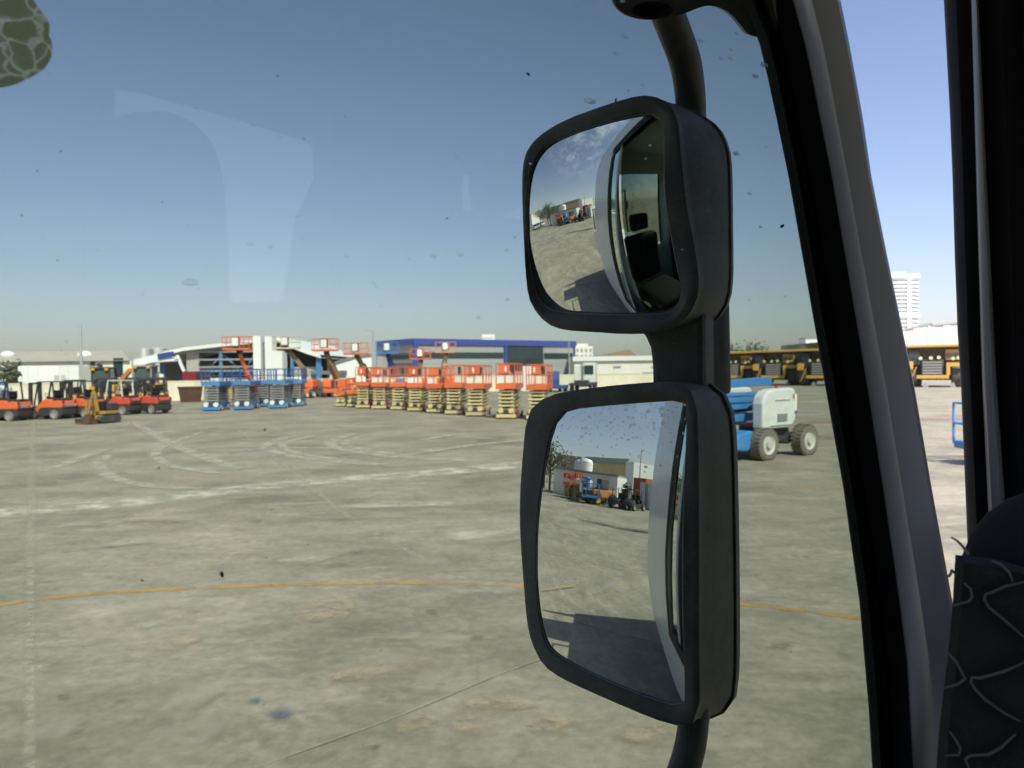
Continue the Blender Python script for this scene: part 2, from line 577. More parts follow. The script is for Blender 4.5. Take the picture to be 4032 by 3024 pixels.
ground_ribbon('ground_joint', [(1120, 2990), (1600, 2814), (2090, 2616), (2700, 2424)], 0.012, JOINTD)
for pts, w in (
    ([(1180, 1712), (1085, 1735), (1050, 1755), (1075, 1776), (1180, 1800), (1320, 1818), (1600, 1836)], 0.45),
    ([(1240, 1716), (1130, 1740), (1110, 1757), (1150, 1778), (1260, 1800), (1420, 1818)], 0.35),
    ([(1400, 1706), (1330, 1728), (1300, 1745), (1340, 1766), (1480, 1790), (1700, 1808), (1950, 1815)], 0.5),
    ([(1450, 1712), (1370, 1735), (1365, 1752), (1450, 1775), (1600, 1792)], 0.35),
    ([(2060, 1735), (1850, 1755), (1650, 1785), (1450, 1815)], 0.4),
    ([(2050, 1700), (1800, 1712), (1650, 1735)], 0.4),
    ([(430, 1790), (390, 1830), (440, 1880), (600, 1915), (800, 1925)], 0.4),
    ([(800, 1700), (640, 1760), (620, 1800), (700, 1840), (900, 1870)], 0.35),
    ([(520, 1660), (640, 1730), (800, 1800), (950, 1850)], 0.5),
    ([(200, 1850), (330, 1800), (420, 1770)], 0.4),
    ([(900, 1780), (1150, 1765), (1500, 1770)], 0.4),
):
    ground_ribbon('tyre_track', pts, w * 1.5, DUSTT, wob=0.05)
for pts, w, mt in (
    ([(1720, 2130), (1850, 2110), (1960, 2090), (2060, 2085)], [0.2, 0.7, 0.8, 0.5], DUSTP),
    ([(1300, 2000), (1600, 1990), (1900, 1985)], [0.2, 0.5, 0.3], DUSTP),
    ([(1080, 2215), (1220, 2205), (1330, 2195)], [0.1, 0.3, 0.1], DUSTP),
    ([(520, 2480), (680, 2450)], 0.16, DUSTP),
    ([(1150, 2450), (1260, 2415), (1340, 2400), (1400, 2395)], [0.1, 0.5, 0.7, 0.2], SAND),
    ([(580, 2545), (690, 2535), (800, 2520)], [0.1, 0.4, 0.15], SAND),
    ([(1290, 2695), (1420, 2660), (1560, 2620), (1700, 2590)], [0.1, 0.3, 0.36, 0.2], SAND),
    ([(1560, 2900), (1650, 2860), (1720, 2830)], [0.1, 0.22, 0.1], SAND),
    ([(1760, 2880), (1870, 2850), (1980, 2830)], [0.1, 0.26, 0.1], SAND),
    ([(1820, 2790), (1920, 2775), (2020, 2785), (2120, 2780)], [0.1, 0.2, 0.2, 0.1], SAND),
    ([(2080, 2890), (2160, 2860), (2260, 2840)], [0.1, 0.25, 0.1], SAND),
    ([(2400, 2930), (2560, 2900), (2640, 2860)], [0.1, 0.2, 0.1], SAND),
    ([(165, 2630), (230, 2612)], 0.14, SAND),
    ([(1090, 2800), (1140, 2850)], 0.12, OILB),
    ([(985, 2760), (1040, 2775)], 0.08, OILB),
    ([(3100, 1668), (3300, 1662), (3700, 1650), (4100, 1640)], [0.6, 1.4, 1.6, 0.8], REDST),
    ([(3120, 1718), (3300, 1725), (3460, 1735)], [0.5, 1.2, 0.6], REDST),
    ([(3100, 1640), (3250, 1632), (3500, 1625)], 0.5, DUSTP),
    ([(3120, 1590), (3300, 1580), (3600, 1575)], 0.9, DUSTP),
    ([(3080, 1560), (3300, 1550), (3700, 1548)], 1.2, DUSTP),
):
    ground_ribbon('ground_stain', pts, [q * 2.0 for q in w] if isinstance(w, list) else w * 2.0, mt, wob=0.15, soft=True)

for (x, y) in ((420, 2160), (760, 2420), (1330, 2230), (250, 2760), (1880, 2520), (1460, 2960), (640, 2860), (1010, 2060), (3150, 2200), (3080, 2560), (1700, 2420), (330, 2030)):
    a_ = rnd.uniform(20, 60)
    ground_ribbon('ground_stain', [(x - a_, y + rnd.uniform(-4, 4)), (x, y), (x + a_, y + rnd.uniform(-4, 4))], rnd.uniform(.10, .25), OIL, wob=.2, soft=True)
for i in range(26):
    x, y = rnd.uniform(50, 2050), rnd.uniform(1850, 2950)
    a_ = rnd.uniform(60, 200)
    t_ = rnd.uniform(-.10, .03)
    ground_ribbon('ground_stain', [(x - a_, y - a_ * t_), (x, y + rnd.uniform(-5, 5)), (x + a_, y + a_ * t_)], rnd.uniform(.3, 1.0), DUSTF, wob=.1, soft=True)
# ================================================================== BOUNDARY WALL AND BUILDINGS
wp, wq = Vector((-62.0, 46.9, 0)), Vector((24, 100, 0))
wd = (wq - wp).normalized()
wn = Vector((wd.y, -wd.x, 0))
wall = thing('boundary_wall', 'long low cream boundary wall behind the parked lifts', 'wall')
N_ = 24
seg = (wq - wp).length / N_
wm = MB().box(0, seg - 0.02, 0, 0.2, 0, 1.75).build('wall_panel', CREAM)
wc = MB().box(-0.01, seg - 0.01, -0.04, 0.24, 1.752, 1.85).build('coping', CREAM)
wa = math.atan2(wd.y, wd.x)
for i in range(N_):
    for src in (wm, wc):
        o = src if i == 0 else src.copy()
        if i:
            COL.objects.link(o)
        o.parent = wall
        o.location = wp + wd * (seg * i)
        o.rotation_euler = (0, 0, wa)

def facing(px0, px1, Y):
    """x range in metres at depth Y"""
    return (px0 - CW / 2) / F * Y, (px1 - CW / 2) / F * Y
def zz(x, y, Y):
    return at_depth(x, y, Y).z

# white long warehouse, left
w1 = thing('warehouse', 'long warm white warehouse with tan roof and round vents at the left', 'building')
Y = 84.0
xa, xb = facing(-500, 520, Y)
ze, zr = zz(200, 1424, Y), zz(200, 1403, Y)
xr = facing(0, 484, Y)[1]
xk = xb * (Y + 18) / Y - .8
MB().add([(xa, Y, 0), (xb, Y, 0), (xk, Y + 18, 0), (xa, Y + 18, 0), (xa, Y, ze), (xb, Y, ze), (xk, Y + 18, ze), (xa, Y + 18, ze)],
         [(0, 1, 5, 4), (1, 2, 6, 5), (2, 3, 7, 6), (3, 0, 4, 7)]).build('wall', WARM, w1)
xg = xr * (Y + 9) / Y
MB().add([(xb - .25, Y + .1, ze), (xk, Y + 17.9, ze), (xg - .1, Y + 9, zr + .85)], [(0, 1, 2)]).build('gable_wall', WARM, w1)
MB().add([(xa - 2, Y - .4, ze + .01), (xb, Y - .4, ze + .01), (xg, Y + 9, zr + .9), (xa - 2, Y + 9, zr + .9), (xk, Y + 18.4, ze + .01), (xa - 2, Y + 18.4, ze + .01)],
         [(0, 1, 2, 3), (3, 2, 4, 5)]).build('roof', TANROOF, w1)
for px_, py_, ww, hh in ((466, 1448, .55, 1.15), (366, 1448, .28, .8)):
    p = at_depth(px_, py_, Y)
    MB().box(p.x - ww, p.x + ww, Y - .06, Y + .1, p.z - hh, p.z + hh).build('window', GLASSD, w1)
p = at_depth(392, 1445, Y)
MB().cyl((p.x, Y - .08, p.z), (p.x, Y + .1, p.z), .42, 14).build('round_vent', DARK, w1)
for px_ in (32, 334):
    p = at_depth(px_, 1408, Y + 5)
    v = MB()
    v.cyl((p.x, Y + 5, p.z - .9), (p.x, Y + 5, p.z + .1), .45, 12)
    v.tube([(p.x, Y + 5, p.z + .1), (p.x, Y + 5, p.z + .35), (p.x, Y + 5, p.z + .7), (p.x, Y + 5, p.z + .85)], [.8, .85, .6, .15], 12)
    v.build('roof_vent', BWHITE, w1, smooth=True)
p = at_depth(225, 1395, Y + 9)
MB().bar((p.x - .9, Y + 9, p.z - .5), (p.x + .5, Y + 9, p.z + .7), .1, .5).build('aerial', POLE, w1)

w2 = thing('portable_cabin', 'bright white panelled cabin block behind the cream wall', 'cabin')
Y2 = 74.0
xa, xb = facing(72, 312, Y2)
zt = zz(190, 1440, Y2)
k = 6
for i in range(k):
    x0 = xa + (xb - xa) * i / k
    MB().box(x0 + .015, x0 + (xb - xa) / k - .015, Y2, Y2 + .25, 0.3, zt).build('wall_panel', BWHITE, w2)
MB().box(xa + .05, xb - .05, Y2 + .26, Y2 + 3.5, 0.0, zt - .05).build('wall', WARM, w2)
for px_ in (223, 250):
    p = at_depth(px_, 1490, Y2)
    MB().box(p.x - .25, p.x + .25, Y2 - .04, Y2 - .005, p.z - .35, p.z + .35).build('window', mat('grey pane', (.5, .5, .47), .4), w2)
w2b = thing('shed', 'small blue grey shed between the dark tree and white cabin', 'shed')
p0, p1 = at_depth(44, 1470, 78), at_depth(70, 1500, 78)
MB().box(p0.x, p1.x + .3, 78, 81, 0, p0.z).build('wall', mat('blue grey cladding', (.25, .33, .40), .6), w2b)
MB().box(p0.x - .1, p1.x + .4, 77.9, 81.1, p0.z + .003, p0.z + .5).build('roof', GREY, w2b)

# far hazy towers, left
def far_tower(pxl, pxr, pyt, Y, label, n, name='far_tower'):
    xa, xb = facing(pxl, pxr, Y)
    zt = zz((pxl + pxr) / 2, pyt, Y)
    t = thing(name, label, 'tower', ((xa + xb) / 2, Y, 0))
    w = (xb - xa)
    MB().box(-w / 2, w / 2, 0, w, 0, zt).build('glazing', TOWG, t)
    s = MB()
    for i in range(n):
        z = zt * (i + 1) / n
        s.box(-w / 2 - .4, w / 2 + .4, -.5, w, z - zt / n * .42, z)
    tag(s.build('balcony_bands', PALEB, t), kind='stuff')
    MB().box(-w * .25, w * .2, -.8, 0, 0, zt * 1.02).build('fin', PALEB, t)
    return t
far_tower(553, 590, 1373, 700, 'hazy far tower on the left of a pair beside the hangar', 14)
far_tower(604, 643, 1370, 720, 'hazy far tower on the right of a pair above the hangar roof', 14)
far_tower(533, 564, 1412, 520, 'hazy grey block between white warehouse and hangar', 9, 'far_block')

# open sided hangar
H = thing('hangar', 'open sided hangar with sloping white roof edge and blue steel columns', 'building')
YH = 108.0
def hp(x, y, dy=0.0):
    q = at_depth(x, y, YH)
    return Vector((q.x, YH + dy, q.z))
roof = [(562, 1416), (660, 1388), (735, 1372), (880, 1356), (1025, 1341), (1100, 1333), (1165, 1366), (1215, 1385), (1268, 1401)]
rm = MB()
for (a, b_) in zip(roof, roof[1:]):
    p, q = hp(*a), hp(*b_)
    rm.add([p + Vector((0, -.8, .15)), q + Vector((0, -.8, .15)), q + Vector((0, 30, .15)), p + Vector((0, 30, .15)),
            p + Vector((0, -.8, -.35)), q + Vector((0, -.8, -.35)), q + Vector((0, 30, -.3)), p + Vector((0, 30, -.3))],
           [(0, 1, 2, 3), (4, 5, 1, 0), (7, 6, 5, 4)])
rm.build('roof', WHITE, H)
xa, xb = facing(566, 1262, YH)
bw = MB()
for (a, b_) in zip(roof, roof[1:]):
    p, q = hp(*a), hp(*b_)
    bw.add([Vector((p.x, YH + 14, 0)), Vector((q.x, YH + 14, 0)), Vector((q.x, YH + 14, q.z - .1)), Vector((p.x, YH + 14, p.z - .1))], [(0, 1, 2, 3)])
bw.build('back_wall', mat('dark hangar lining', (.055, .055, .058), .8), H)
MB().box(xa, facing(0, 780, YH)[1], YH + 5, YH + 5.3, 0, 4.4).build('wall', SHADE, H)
x0, x1 = facing(730, 780, YH)
MB().box(x0, x1, YH + .5, YH + .7, 0, zz(755, 1382, YH)).build('wall', mat('beige panel', (.42, .40, .37), .7), H)
for px_, top in ((868, 1372), (1004, 1362), (1148, 1390), (640, 1396)):
    q = hp(px_, top)
    MB().box(q.x - .22, q.x + .22, YH, YH + .4, 0, q.z).build('column', STEELB, H)
q = hp(1254, 1400)
MB().box(q.x - .35, q.x + .3, YH - .1, YH + .4, 0, q.z).build('column', BLUE, H)
for yy in (1386, 1417, 1446, 1462):
    p, q = hp(780, yy), hp(1026, yy)
    MB().box(p.x, q.x, YH - .12, YH - .004, p.z - .14, p.z + .14).build('beam', GREY, H)
for a, b_ in (((868, 1390), (820, 1450)), ((868, 1390), (930, 1450)), ((1004, 1385), (968, 1440))):
    MB().bar(hp(*a, .7), hp(*b_, .7), .22, .22).build('brace', STEELB, H)
p, q = hp(1070, 1327), hp(1137, 1327)
# stair tower
for (l_, r_, t_, dy, mt) in ((1024, 1053, 1327, -3.0, BWHITE), (1069, 1096, 1328, -3.0, BWHITE), (1095, 1137, 1384, -3.1, BWHITE), (1053, 1069, 1350, -2.2, SHADE)):
    p, q = hp(l_, t_), hp(r_, t_)
    MB().box(p.x, q.x, YH + dy, YH - .9, 0, p.z).build('tower_wall', mt, H)
p, q = hp(1140, 1444), hp(1262, 1478)
MB().box(p.x, q.x, YH + 1, YH + 1.2, 0, p.z).build('wall', BGREY, H)
# white canopy at its left end with the blue sign board
cn = MB()
P = [hp(566, 1420), hp(660, 1395), hp(725, 1412), hp(725, 1422), hp(640, 1428), hp(566, 1446)]
cn.add([v + Vector((0, -3, 0)) for v in P] + [v + Vector((0, -1, 0)) for v in P], [(0, 1, 2, 3, 4, 5)] + [(i, (i + 1) % 6, 6 + (i + 1) % 6, 6 + i) for i in range(6)])
cn.build('canopy', BWHITE, H)
p, q = hp(662, 1392), hp(724, 1412)
MB().bar(Vector((p.x, YH - 3.2, (p.z + q.z) / 2 - .12)), Vector((q.x, YH - 3.2, (p.z + q.z) / 2 + .25)), .1, .8).build('sign_board', DBLUE, H)
MB().bar(hp(716, 1400, -1.5), hp(743, 1462, -1.5), .35, .35).build('brace', WHITE, H)
p, q = hp(620, 1473), hp(718, 1496)
MB().box(p.x, q.x, YH - 6, YH - 5.7, 0, p.z).build('low_wall', BWHITE, H)

# white gabled building behind the boom lifts
G = thing('gabled_building', 'pale white gabled building behind the orange boom lifts', 'building')
YG = 112.0
def gp(x, y):
    q = at_depth(x, y, YG)
    return (q.x, q.z)
prof = [(gp(1318, 1480)[0], 0), gp(1318, 1428), gp(1400, 1404), gp(1470, 1394), (gp(1470, 1480)[0], 0)]
MB().prism(prof, 'y', YG, YG + 20).build('wall', BWHITE, G)
MB().prism([gp(1316, 1430), gp(1400, 1405), gp(1472, 1395), gp(1472, 1391), gp(1400, 1401), gp(1315, 1426)], 'y', YG - .4, YG + 20.4).build('roof', GREY, G)
a, b_ = gp(1262, 1425)[0], gp(1316, 1425)[0]
MB().box(a, b_, YG + 4, YG + 14, 0, gp(1262, 1424)[1]).build('side_wall', WARM, G)
MB().box(a - .5, b_ + 2, YG - 4, YG + 1, 2.2, 2.75).build('awning', SHADE, G)

# blue and grey office building
B = thing('office_building', 'grey office building with bright blue roof fascia and dark window bands', 'building')
c0 = Vector((-16.5, 120, 0))
dl = Vector((-8.5, 10.2, 0)).normalized()
dr = Vector((28.7, 19.6, 0)).normalized()
Lw, Rw, HB = 13.0, 35.0, 8.0
def face_box(o, d, n, s0, s1, z0, z1, t0, t1, name, mt, par):
    vs = [o + d * s + n * t + Vector((0, 0, z)) for z in (z0, z1) for t in (t0, t1) for s in (s0, s1)]
    return MB().add(vs, [(0, 2, 3, 1), (4, 5, 7, 6), (0, 1, 5, 4), (2, 6, 7, 3), (0, 4, 6, 2), (1, 3, 7, 5)]).build(name, mt, par)
nr = Vector((dr.y, -dr.x, 0))
nl = Vector((-dl.y, dl.x, 0))
MB().add([c0, c0 + dr * Rw, c0 + dr * Rw + dl * Lw, c0 + dl * Lw] + [v + Vector((0, 0, HB - .2)) for v in (c0, c0 + dr * Rw, c0 + dr * Rw + dl * Lw, c0 + dl * Lw)],
         [(0, 1, 5, 4), (1, 2, 6, 5), (2, 3, 7, 6), (3, 0, 4, 7), (4, 5, 6, 7)]).build('wall', BGREY, B)
face_box(c0, dr, nr, -.15, Rw + .15, 7.05, HB + .05, 0.0, .35, 'fascia', BBLUE, B)
face_box(c0, dl, nl, -.05, Lw + .1, 7.05, HB + .05, 0.0, .35, 'fascia', BBLUE, B)
face_box(c0, dr, nr, -.15, .75, 0, 7.04, .0, .33, 'corner_column', BBLUE, B)
face_box(c0, dr, nr, 18.2, 18.75, 0, 7.04, 0, .4, 'column', BBLUE, B)
face_box(c0, dr, nr, 34.6, 35.0, 0, 7.04, 0, .2, 'column', DBLUE, B)
for i in range(7):
    face_box(c0, dr, nr, .85 + i * 2.47, .85 + i * 2.47 + 2.42, 4.65, 5.75, .03, .09, 'window', GLASSD, B)
for i in range(4):
    for j in range(2):
        face_box(c0, dr, nr, 18.85 + i * 2.1, 18.85 + i * 2.1 + 2.05, 2.4 + j * 2.3, 2.4 + j * 2.3 + 2.26, .03, .09, 'window', GLASSD, B)
face_box(c0, dr, nr, 22.2, 25.4, 2.3, 2.9, .1, .5, 'entrance_sign', BBLUE, B)
for i in range(3):
    face_box(c0, dr, nr, 27.4 + i * 2.35, 27.4 + i * 2.35 + 2.3, 4.55, 5.7, .03, .09, 'window', GLASSD, B)
for i in range(4):
    face_box(c0, dl, nl, .5 + i * 3.1, .5 + i * 3.1 + 3.05, 4.65, 5.75, .03, .09, 'window', GLASSD, B)
face_box(c0, dl, nl, .5, 12.6, .2, 4.0, .03, .08, 'lower_wall', SHADE, B)
for i in range(5):
    z0 = .4 + i * .85
    face_box(c0, dr, nr, .8, 18.1, z0, z0 + .82, .0, .05, 'cladding_panel', BGREY, B)
    face_box(c0, dr, nr, 27.4, 34.5, z0, z0 + .82, .0, .05, 'cladding_panel', BGREY, B)
p = at_depth(1922, 1326, 130)
au = thing('rooftop_unit', 'white rounded unit on the roof of the blue trimmed office', 'roof unit', (p.x, 130, 0))
MB().box(-1.25, 1.25, 0, 1.6, HB - .1, p.z + .4).build('casing', BWHITE, au, bevel=.25)
MB().box(-1.0, 1.0, -.06, -.005, p.z - .3, p.z + .1).build('grille', OFFW, au)

# pale buildings on the right of it
C1 = thing('apartment_block', 'small beige block rising behind the white depot', 'building')
YC = 190.0
xa, xb = facing(2266, 2335, YC)
zt = zz(2300, 1363, YC)
MB().box(xa, xb, YC, YC + 10, 0, zt).build('wall', WARM, C1)
MB().box(xa + .5, xb - 1.2, YC + .5, YC + 8, zt, zt + .7).build('parapet', WARM, C1)
for i in range(4):
    for j in range(2):
        x = xa + (xb - xa) * (i + .25) / 4
        MB().box(x, x + .6, YC - .05, YC + .1, zt - 1.6 - j * 1.6, zt - .7 - j * 1.6).build('window', mat('beige shade pane', (.35, .31, .25), .5), C1)
C2 = thing('depot', 'long low bright white depot behind the white tractor unit', 'building')
YD = 128.0
xa, xb = facing(2262, 2960, YD)
zt, zb = zz(2450, 1402, YD), zz(2450, 1420, YD)
MB().box(xa, xb, YD, YD + 18, 0, zb).build('wall', WARM, C2)
MB().box(xa - .3, xb, YD - .5, YD + 18, zb, zt).build('roof_edge', BWHITE, C2)
p, q = at_depth(2345, 1392, YD + 9), at_depth(2470, 1378, YD + 9)
MB().prism([(p.x, zt - .1), (q.x + 1.5, zt - .1), (q.x, q.z), (p.x, zt + .25)], 'y', YD + 6, YD + 14).build('roof', mat('brown roof', (.22, .16, .11), .8), C2)
for px_ in (2430, 2580):
    p, q = at_depth(px_ - 12, 1448, YD), at_depth(px_ + 12, 1478, YD)
    MB().box(p.x, q.x, YD - .06, YD - .003, 0, p.z).build('door', WHITE, C2)
    MB().box(p.x - .1, q.x + .1, YD - .2, YD - .065, p.z, p.z + .3).build('lintel', GREY, C2)

# white warehouse and round tower, right
W3 = thing('ribbed_warehouse', 'white ribbed metal warehouse behind the haul trucks at the right', 'building')
YW = 118.0
def wp3(x, y):
    q = at_depth(x, y, YW)
    return (q.x, q.z)
pa = [wp3(3300, 1340), wp3(3560, 1301), wp3(3662, 1276), wp3(3668, 1284), wp3(3900, 1262), wp3(4300, 1252)]
nrib = 34
xs = [pa[0][0] + (pa[-1][0] - pa[0][0]) * i / nrib for i in range(nrib + 1)]
for i in range(nrib):
    x0, x1 = xs[i], xs[i + 1]
    z0, z1 = lerp_tab(pa, x0), lerp_tab(pa, x1)
    dy = 0.0 if i % 2 else -.12
    MB().add([(x0, YW + dy, 0), (x1 - .03, YW + dy, 0), (x1 - .03, YW + dy, z1), (x0, YW + dy, z0), (x0, YW + .3, 0), (x1 - .03, YW + .3, 0), (x1 - .03, YW + .3, z1), (x0, YW + .3, z0)],
             [(0, 1, 2, 3), (5, 4, 7, 6), (3, 2, 6, 7), (1, 5, 6, 2), (4, 0, 3, 7)]).build('panel', mat('ribbed cladding', (.56, .56, .54), .6, vary=.12), W3)
rr = MB()
for a, b_ in zip(pa, pa[1:]):
    rr.bar((a[0], YW + .05, a[1] + .12), (b_[0], YW + .05, b_[1] + .12), .6, .28)
rr.build('roof_edge', GREY, W3)
MB().add([(pa[0][0], YW + .32, 0), (pa[-1][0], YW + .32, 0), (pa[-1][0], YW + .32, pa[0][1]), (pa[0][0], YW + .32, pa[0][1]), (pa[0][0], YW + 25, 0), (pa[-1][0], YW + 25, 0), (pa[-1][0], YW + 25, pa[0][1]), (pa[0][0], YW + 25, pa[0][1])],
         [(0, 1, 2, 3), (4, 5, 6, 7), (3, 2, 6, 7)]).build('back_wall', WHITE, W3)

YT = 620.0
xa, xb = facing(3478, 3650, YT)
rt = (xb - xa) / 2
zt = zz(3570, 1085, YT)
T = thing('round_tower', 'tall pale round tower with banded balconies above the haul trucks', 'tower', ((xa + xb) / 2, YT + rt, 0))
def ring(r, z, n=40, sq=0.8):
    return [(r * math.copysign(abs(math.cos(t)) ** sq, math.cos(t)), r * math.copysign(abs(math.sin(t)) ** sq, math.sin(t)), z) for t in [2 * math.pi * k / n for k in range(n)]]
MB().rings([ring(rt * .95, 0), ring(rt * .95, zt)], cap1=True).build('glazing', TOWG, T, smooth=True)
nf = 24
fl = MB().rings([ring(rt, 0), ring(rt, zt / nf * .45)], cap0=True, cap1=True).build('balcony', PALEB, T, smooth=True)
for i in range(1, nf):
    twin(fl, T, (0, 0, zt / nf * i))
for px_ in (3580,):
    x = facing(px_, px_, YT)[0] - (xa + xb) / 2
    MB().box(x - 1.6, x + 1.6, -rt * 1.03, -rt * .7, 0, zt).build('fin', PALEB, T)
zc = zz(3570, 1240, YT)
MB().rings([ring(rt * 1.03, zc - 2), ring(rt * 1.03, zc + 2)], cap0=True, cap1=True).build('band', PALEB, T, smooth=True)
r0, r1 = ring(rt * 1.04, zt - 2), ring(rt * 1.04, zt)
r1 = [(x, y, zt + 3.2 + 2.4 * x / rt - 2.6) for x, y, z in r1]
MB().rings([r0, r1], cap0=True, cap1=True).build('crown', PALEB, T, smooth=True)
MB().rings([ring(rt * .6, zt), ring(rt * .5, zt + 4.2)], cap1=True).build('roof_house', OFFW, T, smooth=True)

# ------------------------------------------------------------------ trees
def tree(name, label, loc, h, w, leaves, seed, group=None, leaf=0.28):
    rg = random.Random(seed)
    t = thing(name, label, 'tree', loc, 0, group)
    tr = MB().tube([(0, 0, 0), (.05, 0, h * .3), (-.03, .05, h * .55), (0.02, 0, h * .85)], [h * .035, h * .028, h * .02, h * .006], 7)
    tips = []
    for i in range(9):
        a = rg.uniform(0, 6.28)
        z0 = h * rg.uniform(.28, .6)
        tip = Vector((math.cos(a) * w * .38 * rg.uniform(.6, 1), math.sin(a) * w * .38 * rg.uniform(.6, 1), z0 + h * rg.uniform(.12, .32)))
        tips.append(tip)
        tr.tube([(0, 0, z0), tuple(tip * .5 + Vector((0, 0, z0)) * .5), tuple(tip)], [h * .014, h * .009, h * .003], 5)
    tips.append(Vector((0, 0, h * .82)))
    tr.build('trunk', BARK, t)
    c = MB()
    for i in range(leaves):
        q = rg.choice(tips) + Vector((rg.gauss(0, w * .14), rg.gauss(0, w * .14), rg.gauss(0, h * .10)))
        q.z = max(q.z, h * .22)
        s = leaf * rg.uniform(.6, 1.4)
        u = Vector((rg.gauss(0, 1), rg.gauss(0, 1), rg.gauss(0, 1))).normalized()
        v = u.orthogonal().normalized()
        c.add([q - u * s, q + v * s * .5, q + u * s, q - v * s * .5], [(0, 1, 2, 3)])
    c.build('crown', LEAF, t, recalc=False)
    return t
p = at_depth(14, 1500, 70)
tree('tree', 'dark dusty tree at the left edge before the white warehouse', (p.x, 70, 0), 3.7, 2.3, 600, 3, leaf=.17)
p = at_depth(63, 1500, 76)
tree('tree', 'small dark shrub tree beside the white cabin corner', (p.x, 76, 0), 4.0, 1.6, 300, 4, leaf=.2)
for i, (px_, top, Yt, lb) in enumerate(((2905, 1362, 150, 'far tree above the haul truck rims nearest the mirror'), (2948, 1352, 152, 'far tree standing highest above the haul trucks'),
                                       (2990, 1360, 155, 'far thin tree above the middle haul truck'), (3130, 1358, 150, 'far bushy tree beside the white block over the trucks'))):
    p = at_depth(px_, top, Yt)
    tree('tree', lb, (p.x, Yt, 0), p.z, 5.0, 420, 20 + i, 'far trees behind the haul trucks', leaf=.35)
p0, p1 = at_depth(3172, 1335, 140), at_depth(3240, 1370, 140)
wb = thing('site_cabin', 'white block behind the haul trucks beside the window divider', 'cabin', (p0.x, 140, 0))
MB().box(0, p1.x - p0.x + 1.2, 0, 3, 0, p0.z).build('wall', BWHITE, wb)
MB().box(-.1, p1.x - p0.x + 1.3, -.1, 3.1, p0.z + .003, p0.z + .2).build('roof', GREY, wb)

# ------------------------------------------------------------------ poles
def pole(px_, py_top, Y, r, label, cat='lamp post', name='lamp_post', head=True):
    p = at_depth(px_, py_top, Y)
    t = thing(name, label, cat, (p.x, Y, 0))
    MB().tube([(0, 0, 0), (0, 0, p.z * .5), (0, 0, p.z)], [r, r * .85, r * .65], 8).build('pole', POLE, t, smooth=True)
    MB().cyl((0, 0, 0), (0, 0, .3), r * 1.8, 8).build('base', GREY, t)
    if head:
        MB().box(-1.1, .1, -.15, .15, p.z - .1, p.z + .06).build('lamp_head', POLE, t)
    return t
pole(316, 1278, 80, .20, 'tall thin grey mast in front of the white warehouse', 'mast', 'mast', False)
pole(1468, 1300, 100, .16, 'grey lamp post beside the office left edge')
t = thing('mast', 'thick grey mast before the left face of the office', 'mast', (at_depth(1472, 1400, 96).x, 96, 0))
MB().box(-.32, .32, 0, .6, 0, zz(1472, 1345, 96)).build('pole', POLE, t)
MB().box(-.5, .5, -.2, .8, 0, .3).build('base', GREY, t)
pole(2240, 1340, 126, .14, 'white thin post at the right end of the office', head=False)

# ================================================================== VEHICLES
def wheel(par, loc, r, w, tm, rmat, axis='x', n=18, hub=.55):
    """tyre with a rim as its sub-part; axis of rotation along local x or y"""
    prof = [(-w / 2, r * .62), (-w / 2, r * .9), (-w * .38, r), (w * .38, r), (w / 2, r * .9), (w / 2, r * .62)]
    rg = []
    for a, q in prof:
        rr_ = []
        for k_ in range(n):
            t_ = 2 * math.pi * k_ / n
            rr_.append((a, q * math.cos(t_), q * math.sin(t_)) if axis == 'x' else (q * math.cos(t_), a, q * math.sin(t_)))
        rg.append(rr_)
    ty = MB().rings(rg).build('wheel', tm, par, smooth=True)
    ty.location = loc
    rg2 = []
    for a, q in ((-w * .30, r * .02), (-w * .42, r * .25), (-w * .36, r * .5), (-w * .5, r * .63), (w * .5, r * .63), (w * .36, r * .5), (w * .42, r * .25), (w * .30, r * .02)):
        rr_ = []
        for k_ in range(n):
            t_ = 2 * math.pi * k_ / n
            rr_.append((a, q * math.cos(t_), q * math.sin(t_)) if axis == 'x' else (q * math.cos(t_), a, q * math.sin(t_)))
        rg2.append(rr_)
    MB().rings(rg2, cap0=True, cap1=True).build('rim', rmat, ty, smooth=True)
    return ty

